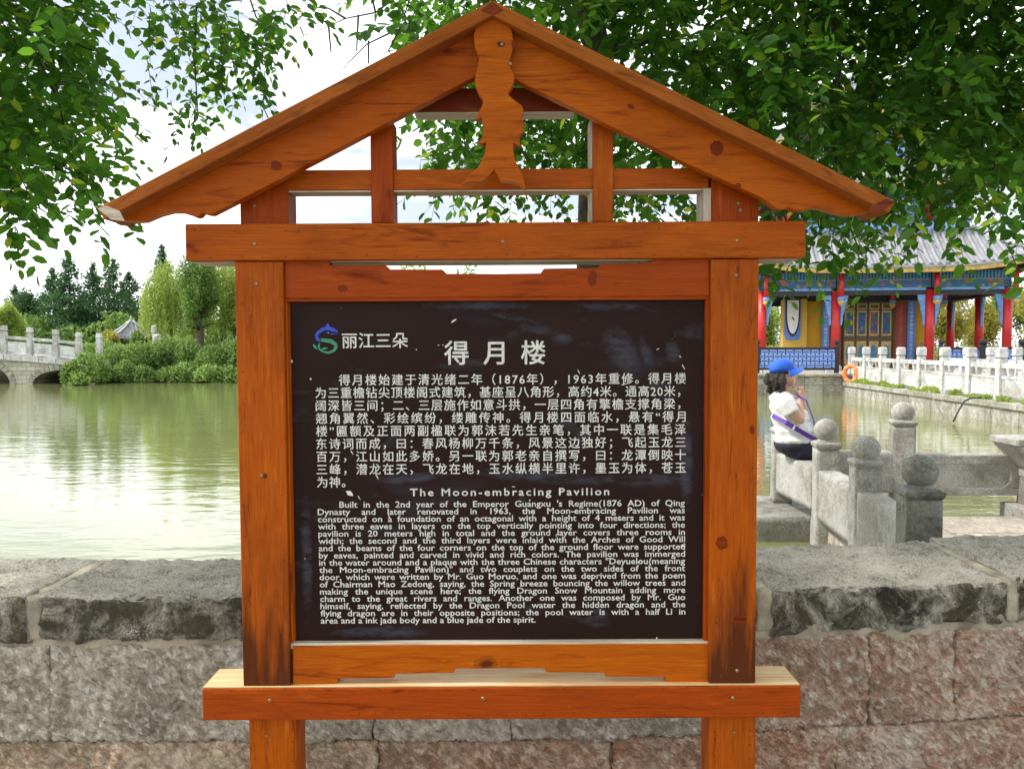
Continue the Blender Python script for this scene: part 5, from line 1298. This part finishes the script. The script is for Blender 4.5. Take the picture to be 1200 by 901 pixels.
# belt bag with its purple strap
bag = thing('crossbody_pouch', 'small pink and orange pouch on a purple strap worn across the white T-shirt', 'pouch', W(953, 512, -.1))
def ribbon(pts, wd, mat, name):
    q = MB(); vs = []
    for i, p in enumerate(pts):
        a = pts[max(0, i-1)]; b_ = pts[min(len(pts)-1, i+1)]; t = (b_-a).normalized(); nrm = (p - W(928, 498)); nrm = (nrm - t*nrm.dot(t)).normalized(); s_ = t.cross(nrm).normalized()*wd/2
        vs += [p+s_, p-s_, p-s_+nrm*.005, p+s_+nrm*.005]
    n_ = len(pts); fs = [(4*i+k, 4*i+(k+1) % 4, 4*i+4+(k+1) % 4, 4*i+4+k) for i in range(n_-1) for k in range(4)] + [(0,1,2,3), (4*n_-1, 4*n_-2, 4*n_-3, 4*n_-4)]
    q.add(vs, fs); return q.build(name, M[mat], bag, smooth=False)
ribbon([W(904.5, 487, -.02), W(907, 489, -.12), W(913, 493, -.195), W(924, 500, -.225), W(936, 507, -.225), W(946, 512, -.18), W(952, 515, -.13)], .040, 'strap', 'strap')
ribbon([W(929, 462, -.115), W(937, 468, -.165), W(943.5, 481, -.135), W(948.5, 494, -.12), W(955, 507, -.09)], .022, 'strap', 'strap')
q = MB(); q.box((-.012, -.004, -.022), (.0, .004, .022), mat=Matrix.Translation(W(921, 498.5, -.232)) @ Matrix.Rotation(R(28), 4, 'Y')); q.build('buckle', M['cap_logo'], bag)
q = MB(); q.ell(W(955, 508, -.10), (.030, .05, .036), 10); q.build('pouch', M['pouch_pink'], bag, smooth=True)
q = MB(); q.ell(W(951.5, 515.5, -.14), (.026, .03, .028), 10); q.build('pouch', M['pouch_orange'], bag, smooth=True)

# ================================================================== NEAR TREES
q = block('tree_bed', (-1.0, 3.5, -1.0), (2.55, 5.4, -.10), (.12, .12, .3), lambda p, n_: .03*nz3(p, 3), M['soil']); q['kind'] = 'structure'
UP = np.array([0, 0, 1.0])
def twigset(S, D, Lt, nl, ll, rg, droop=.35):
    """leafy twigs -> leaf bases, directions, normals, lengths, and stems"""
    n = len(S); D = unit(D); t = np.linspace(.10, 1, nl)[None, :, None]
    Lt = np.broadcast_to(Lt, (n,))[:, None, None]; dr = np.broadcast_to(droop, (n,))[:, None, None]
    pos = S[:, None] + D[:, None]*Lt*t - UP*dr*Lt*t**2
    tan = unit(D[:, None] - UP*2*dr*t)
    side = unit(np.cross(tan, UP + .25*rg.normal(size=(n, 1, 3)))); sg = np.where(np.arange(nl) % 2 == 0, 1., -1.)[None, :, None]
    ld = unit(tan*.50 + side*sg*.85 + rg.normal(size=pos.shape)*.20 - UP*.16); ld[:, -1] = unit(tan[:, -1] + rg.normal(size=(n, 3))*.1)
    nn = UP*1.0 + rg.normal(size=pos.shape)*.42 + .45*rg.normal(size=(n, 1, 3)); nn = unit(nn - ld*np.sum(nn*ld, -1, keepdims=True))
    ln = np.broadcast_to(ll, (n,))[:, None]*rg.uniform(.62, 1.15, (n, nl))*(.75+.35*np.sin(np.pi*np.linspace(.12, .95, nl)))[None]
    ts = np.linspace(0, 1, 5)[None, :, None]; st_ = S[:, None] + D[:, None]*Lt*ts - UP*dr*Lt*ts**2
    return pos.reshape(-1, 3), ld.reshape(-1, 3), nn.reshape(-1, 3), ln.reshape(-1), st_
LV = np.array([(0, 0, 0), (.25, .27, .05), (.66, .27, .03), (1, 0, -.07), (.66, -.27, .03), (.25, -.27, .05), (.5, 0, -.015)])
LF4 = np.array([(0, 6, 2, 1), (6, 3, 2, 2), (0, 5, 4, 6), (6, 4, 3, 3)])
def leaf_arrays(B, D, Nn, Ln):
    s = np.cross(Nn, D); V = B[:, None] + Ln[:, None, None]*(LV[None, :6, 0:1]*D[:, None] + LV[None, :6, 1:2]*s[:, None] + LV[None, :6, 2:3]*Nn[:, None])
    F = np.arange(len(B))[:, None, None]*6 + np.array([(0, 3, 2, 1), (0, 5, 4, 3)])[None]
    return V.reshape(-1, 3), F.reshape(-1, 4)
def stem_arrays(ST, r):
    n, k, _ = ST.shape; off = np.array([(1, 0, 0), (-.5, .5, .7), (-.5, -.5, -.7)])*r
    V = (ST[:, :, None] + off[None, None]*np.linspace(1, .4, k)[None, :, None, None]).reshape(-1, 3)
    F = [(i*3+j, i*3+(j+1) % 3, (i+1)*3+(j+1) % 3, (i+1)*3+j) for i in range(k-1) for j in range(3)]
    return V, (np.arange(n)[:, None, None]*k*3 + np.array(F)[None]).reshape(-1, 4)
leafmeshes = []
def leaf_objects(parent, B, D, Nn, Ln, mat):
    """single leaves, each an object, sharing one mesh"""
    me = bpy.data.meshes.new('leaf'); me.from_pydata([tuple(v) for v in LV], [], [(0,6,2,1),(6,3,2),(0,5,4,6),(6,4,3)]); me.update(); me.materials.append(M[mat])
    inv = wloc(parent).inverted()
    for b_, d_, n_, l_ in zip(B, D, Nn, Ln):
        s_ = np.cross(n_, d_); o = bpy.data.objects.new('leaf', me); COL.objects.link(o); o.parent = parent
        mt = Matrix(((d_[0], s_[0], n_[0], b_[0]), (d_[1], s_[1], n_[1], b_[1]), (d_[2], s_[2], n_[2], b_[2]), (0, 0, 0, 1))) @ Matrix.Diagonal((l_, l_, l_, 1))
        o.matrix_basis = inv @ mt
def near_tree(root, sets, mat, seed, sprays, leafy, stem_r=.0022):
    rg = np.random.default_rng(seed)
    Vs, Fs, Vt, Ft = [], [], [], []; ov = ot = 0
    for (S, D, Lt, nl, ll, dr) in sets:
        B, Dd, Nn, Ln, ST = twigset(S, D, Lt, nl, ll, rg, dr); v, f = leaf_arrays(B, Dd, Nn, Ln); Vs.append(v); Fs.append(f+ov); ov += len(v)
        v, f = stem_arrays(ST, stem_r); Vt.append(v); Ft.append(f+ot); ot += len(v)
    cnt = 300
    for (x0, y0, x1, y1, Y, nl, ll) in sprays:
        a, b_ = P(x0, y0, Y), P(x1, y1, Y+rg.uniform(-.15, .15)); d = np.array(b_-a); L_ = np.linalg.norm(d)
        B, Dd, Nn, Ln, ST = twigset(np.array([a]), np.array([d + UP*L_*.12]), L_, nl, ll, rg, .12)
        Nn = unit(Nn - np.array([0, .7, 0])); Nn = unit(Nn - Dd*np.sum(Nn*Dd, -1, keepdims=True))
        v, f = stem_arrays(ST, stem_r); Vt.append(v); Ft.append(f+ot); ot += len(v)
        if cnt >= nl: leaf_objects(root, B, Dd, Nn, Ln, mat); cnt -= nl
        else: v, f = leaf_arrays(B, Dd, Nn, Ln); Vs.append(v); Fs.append(f+ov); ov += len(v)
    o = link_mesh(leafy, np_mesh(leafy, np.concatenate(Vs), np.concatenate(Fs)), M[mat], root); o['kind'] = 'stuff'
    o = link_mesh('twigs', np_mesh('twigs', np.concatenate(Vt), np.concatenate(Ft)), M['twig'], root); o['kind'] = 'stuff'
def volume(n, rg, px, ymax, Yr, nz_th, gapf=1.3, ymin=-420, seed=0):
    """points through the crown; uneven, with gaps"""
    out = []
    while len(out) < n:
        x = rg.uniform(*px); y = rg.uniform(ymin, 340)
        if y > np.interp(x, *ymax): continue
        Y = rg.uniform(*Yr); p = P(x, y, Y)
        if noise.noise(Vector((p.x*gapf+seed, p.y*gapf, p.z*gapf*1.2))) < nz_th: continue
        out.append(tuple(p))
    return np.array(out)
# ---- left tree
rg = np.random.default_rng(5)
lt = thing('near_tree', 'leafy green tree reaching into the upper left corner of the picture', 'tree', (-2.7, 3.9, -.2))
q = MB(); q.tube([(-2.7, 3.9, -.5), (-2.62, 3.85, .8), (-2.7, 3.8, 1.9), (-2.6, 3.7, 3.0), (-2.4, 3.5, 4.4)], [.11, .09, .08, .06, .03], 10); q.build('trunk', M['bark'], lt, smooth=True)
for pts, r0 in ((((-30,190,3.3),(20,172,3.2),(60,190,3.1),(95,225,3.05)), .010), (((-40,60,3.3),(0,52,3.2),(45,70,3.2),(70,120,3.1)), .010), (((-40,-40,3.4),(30,20,3.3),(62,40,3.2),(110,60,3.2)), .009),
                (((-60,230,3.2),(-10,225,3.1),(20,250,3.0)), .009), (((20,172,3.2),(70,202,3.1),(120,205,3.0),(140,215,3.0)), .006), (((60,30,3.3),(64,90,3.2),(75,150,3.1)), .006)):
    q = MB(); pp_ = [P(*p) for p in pts]; 
    q.tube(pp_, [r0*(1-.6*i/(len(pp_)-1)) for i in range(len(pp_))], 6); q.build('branch', M['twig'], lt, smooth=True)
q = MB(); q.tube([(-2.68, 3.8, 2.0), P(-60, 215, 3.4), P(-30, 190, 3.3)], [.05, .025, .012], 7); q.build('branch', M['bark'], lt, smooth=True)
q = MB(); q.tube([(-2.62, 3.72, 2.8), P(-80, 30, 3.4), P(-40, 20, 3.35)], [.045, .025, .012], 7); q.build('branch', M['bark'], lt, smooth=True)
Sv = volume(1500, rg, (-420, 72), ([-420, -100, 0, 30, 60, 75], [262, 240, 212, 175, 150, 100]), (2.7, 4.3), -.32, ymin=-380)
Dv = np.stack([.5+rg.normal(size=len(Sv))*.55, rg.normal(size=len(Sv))*.7, -.12+rg.normal(size=len(Sv))*.35], 1)
px_ = 600+FPX*Sv[:, 0]/Sv[:, 1]
spr = []
for (x0, y0, x1, y1, Y, nl) in ((84,10,106,8,3.3,5),(88,12,110,42,3.3,9),(60,38,100,80,3.3,11),(78,48,124,70,3.3,10),(80,88,142,98,3.3,13),(112,92,142,118,3.4,9),(92,120,140,150,3.3,11),(85,112,126,134,3.3,9),
        (90,150,118,184,3.2,9),(68,140,112,190,3.1,11),(55,145,96,160,3.1,9),(70,190,104,196,2.9,8),(85,198,150,212,2.9,13),(98,200,146,180,3.0,8),(85,205,84,270,2.9,12),(100,215,120,290,2.9,13),(95,220,152,256,2.9,11),
        (110,230,158,276,2.9,10),(84,208,132,196,2.9,8),(30,240,52,276,2.8,9),(20,200,48,262,2.8,11),(8,220,12,300,2.8,12),(0,230,28,240,2.8,6),(40,170,56,230,3.0,10),(56,5,62,40,3.3,8),(150,158,168,160,3.5,6),(40,0,66,14,3.3,6),(60,160,92,240,3.0,13),(72,170,110,215,3.0,10),(64,60,96,110,3.2,10)):
    spr.append((x0, y0, x1, y1, Y, nl, .048 if x1 > 130 and y1 < 160 else .062))
near_tree(lt, [(Sv, Dv, rg.uniform(.25, .5, len(Sv)), 14, rg.uniform(.052, .078, len(Sv)), .30)], 'leaf', 101, spr, 'leaves')
# ---- right tree, behind the sign, overhanging it
rt_ = thing('shade_tree', 'large leafy tree behind the sign, its dark crown filling the upper right', 'tree', (.42, 4.5, -.1))
tp = [P(690, 560, 4.5), P(688, 420, 4.5), P(690, 300, 4.5), P(691, 225, 4.5), P(700, 150, 4.5), P(703, 70, 4.5), P(686, 0, 4.5), P(668, -120, 4.6), P(670, -260, 4.8)]
tp[0].z = -.3
q = MB(); q.tube(tp, [.085, .075, .064, .060, .062, .070, .075, .06, .03], 12); q.build('trunk', M['bark'], rt_, smooth=True)
br_ = [((703,75,4.5),(740,20,4.6),(800,-40,4.7),(880,-110,4.8)), ((703,70,4.5),(760,45,4.7),(850,75,4.9),(930,110,5.0),(1010,130,5.1),(1120,110,5.2)), ((690,20,4.5),(800,-20,4.5),(950,-40,4.4),(1100,-10,4.4),(1250,60,4.4)),
       ((850,75,4.9),(880,150,4.7),(905,210,4.5),(925,270,4.3)), ((1010,130,5.1),(1030,180,4.7),(1035,230,4.3),(1050,290,4.0)), ((950,-40,4.4),(985,60,4.2),(975,150,4.0),(985,240,3.9),(1010,300,3.8)),
       ((686,0,4.5),(600,-60,4.4),(500,-70,4.3),(380,-60,4.3),(280,-40,4.3)), ((600,-60,4.4),(560,20,4.6),(540,120,4.8),(548,200,4.9)), ((500,-70,4.3),(480,0,4.5),(470,30,4.6)), ((280,-40,4.3),(230,10,4.2),(228,70,4.1),(232,140,4.1)),
       ((280,-40,4.3),(300,20,4.2),(330,55,4.2)), ((676,-60,4.5),(650,40,4.8),(622,130,4.9),(612,210,4.9)), ((668,0,4.6),(645,-5,4.6),(632,-30,4.6)), ((1100,-10,4.4),(1130,90,4.2),(1165,190,4.0),(1180,280,3.8)), ((760,45,4.7),(775,120,4.9),(770,200,5.0),(780,250,5.0)),
       ((1120,110,5.2),(1150,60,5.2),(1190,40,5.1),(1260,20,5.0)), ((930,110,5.0),(1000,60,4.9),(1080,40,4.8),(1160,0,4.8))]
for k, pts in enumerate(br_):
    r0 = (.028, .034, .034, .009, .008, .010, .022, .010, .008, .008, .006, .009, .02, .009, .010, .02, .02)[k]
    q = MB(); pp_ = [P(*p) for p in pts]; q.tube(pp_, [r0*(1-.72*i/(len(pp_)-1)) for i in range(len(pp_))], 7); q.build('branch', M['twig' if r0 < .012 else 'bark'], rt_, smooth=True)
ymx = ([300, 470, 500, 530, 640, 830, 890, 960, 1040, 1060, 1120, 1200, 1500], [-60, 10, 110, 190, 215, 222, 245, 245, 242, 205, 200, 212, 220])
S1 = volume(5200, rg, (470, 1500), ymx, (3.6, 5.7), -.15, 1.5, -420, 3.3)
S1 = S1[~((np.abs(600+FPX*S1[:, 0]/S1[:, 1]-690) < 34) & (S1[:, 1] < 4.6) & (S1[:, 2] > 2.9))]
px0_ = 600+FPX*S1[:, 0]/S1[:, 1]; py0_ = 406-(S1[:, 2]-1.5)*FPX/S1[:, 1]
S1 = S1[~((px0_ > 1045) & (px0_ < 1130) & (py0_ > 150) & (rg.random(len(S1)) < .65))]; 
# sparser curtain on the left part, so the sky shows
pxs = 600+FPX*S1[:, 0]/S1[:, 1]; pys = np.array([406-(z_-1.5)*FPX/y_ for _, y_, z_ in S1])
keep = (pxs > 690+60*rg.random(len(pxs))) | (rg.random(len(pxs)) < .62) ; S1 = S1[keep]
D1 = np.stack([rg.normal(size=len(S1))*.7, rg.normal(size=len(S1))*.7, -.35+rg.normal(size=len(S1))*.4], 1)
# unseen crown added overhead to shade the sign and the spectator
n = 1900; S2 = np.stack([rg.uniform(-2.2, 4.2, n), rg.uniform(-3.5, 4.2, n), rg.uniform(3.3, 5.2, n)], 1); S2 = S2[S2[:, 2] > 1.5+.50*np.maximum(S2[:, 1], 0)+.75]
D2 = rg.normal(size=S2.shape)*[1, 1, .4]
# middle sprigs at the top, left of the roof
S3 = []; D3 = []
for (cx_, cy_, rx_, ry_, n_) in ((190,8,28,18,15),(240,22,38,26,22),(290,30,34,30,22),(322,16,22,20,9),(228,70,14,34,9),(300,78,22,24,9),(228,118,14,22,9),(345,8,16,10,4),(268,55,20,20,8)):
    for _ in range(int(n_*.78)):
        a = rg.uniform(0, 2*PI); f = rg.random()**.5; S3.append(P(cx_+math.cos(a)*f*rx_-6, cy_+math.sin(a)*f*ry_-10, rg.uniform(3.9, 4.7))); D3.append((rg.normal()*.5+.15, rg.normal()*.5, -.45+rg.normal()*.25))
S3 = np.array([tuple(p) for p in S3]); D3 = np.array(D3)
spr = []
for (x0, y0, x1, y1, Y, nl) in ((925,285,905,345,3.6,11),(935,290,960,340,3.6,10),(960,285,990,318,3.5,10),(985,280,1006,330,3.5,10),(1010,290,1056,300,3.4,9),(1000,255,1040,285,3.4,9),(1035,225,1060,292,3.4,11),(1040,230,1080,255,3.4,9),
        (1070,235,1075,300,3.3,10),(1110,285,1140,330,3.2,7),(1130,270,1180,262,3.2,8),(1120,240,1128,305,3.3,10),(1160,240,1195,285,3.2,9),(1175,280,1200,330,3.2,7),(895,262,915,305,3.7,9),(940,190,975,160,3.6,9),(945,170,915,215,3.6,9),
        (1000,170,1030,205,3.5,10),(1050,120,1085,165,3.5,9),(1080,180,1125,195,3.4,9),(1150,120,1190,160,3.4,9),(990,130,1015,165,3.6,7),(1045,300,1030,322,3.3,5),(1050,305,1012,345,3.3,6),(1186,300,1200,345,3.1,5),(1160,330,1175,345,3.2,3),
        (900,312,925,352,3.6,8),(880,300,900,335,3.7,8),(535,215,545,260,4.4,9),(560,222,575,252,4.4,8),(590,225,600,262,4.4,8),(610,218,640,250,4.4,9),(648,225,668,262,4.4,8),(500,150,515,215,4.5,12),(520,180,530,225,4.5,9),(728,222,745,262,4.4,9),(760,228,790,258,4.4,9),(795,225,820,262,4.4,8),
        (590,120,560,100,4.2,5),(175,18,176,70,4.0,8),(172,68,180,122,4.0,8),(200,118,208,162,4.0,8),(238,135,258,148,4.0,6),(228,128,226,166,4.0,9),(296,88,318,132,4.0,9),(255,60,262,110,4.0,8)):
    spr.append((x0, y0, x1, y1, Y, nl, (.062 if Y < 3.9 else .045)))
near_tree(rt_, [(S1, D1, rg.uniform(.25, .5, len(S1)), 15, rg.uniform(.050, .084, len(S1)), .35), (S2, D2, rg.uniform(.35, .6, len(S2)), 14, .09, .3), (S3, D3, rg.uniform(.16, .30, len(S3)), 9, .060, .3)], 'leaf_dark', 102, spr, 'leaves')
# bare twigs left of the apex
bt = [((475,-10),(440,15),(405,22),(360,42)), ((440,15),(432,-20),(425,-40)), ((420,18),(418,60)), ((405,22),(385,10),(362,8)), ((465,35),(430,52),(410,72),(395,90)), ((432,48),(432,75)), ((385,30),(388,62)), ((470,30),(455,60),(470,75))]
for k, pts in enumerate(bt):
    q = MB(); q.tube([P(x, y, 4.3) for x, y in pts], [.0055, .004, .0028, .0015][:len(pts)], 5); q.build('bare_twig', M['twig'], rt_, smooth=True)
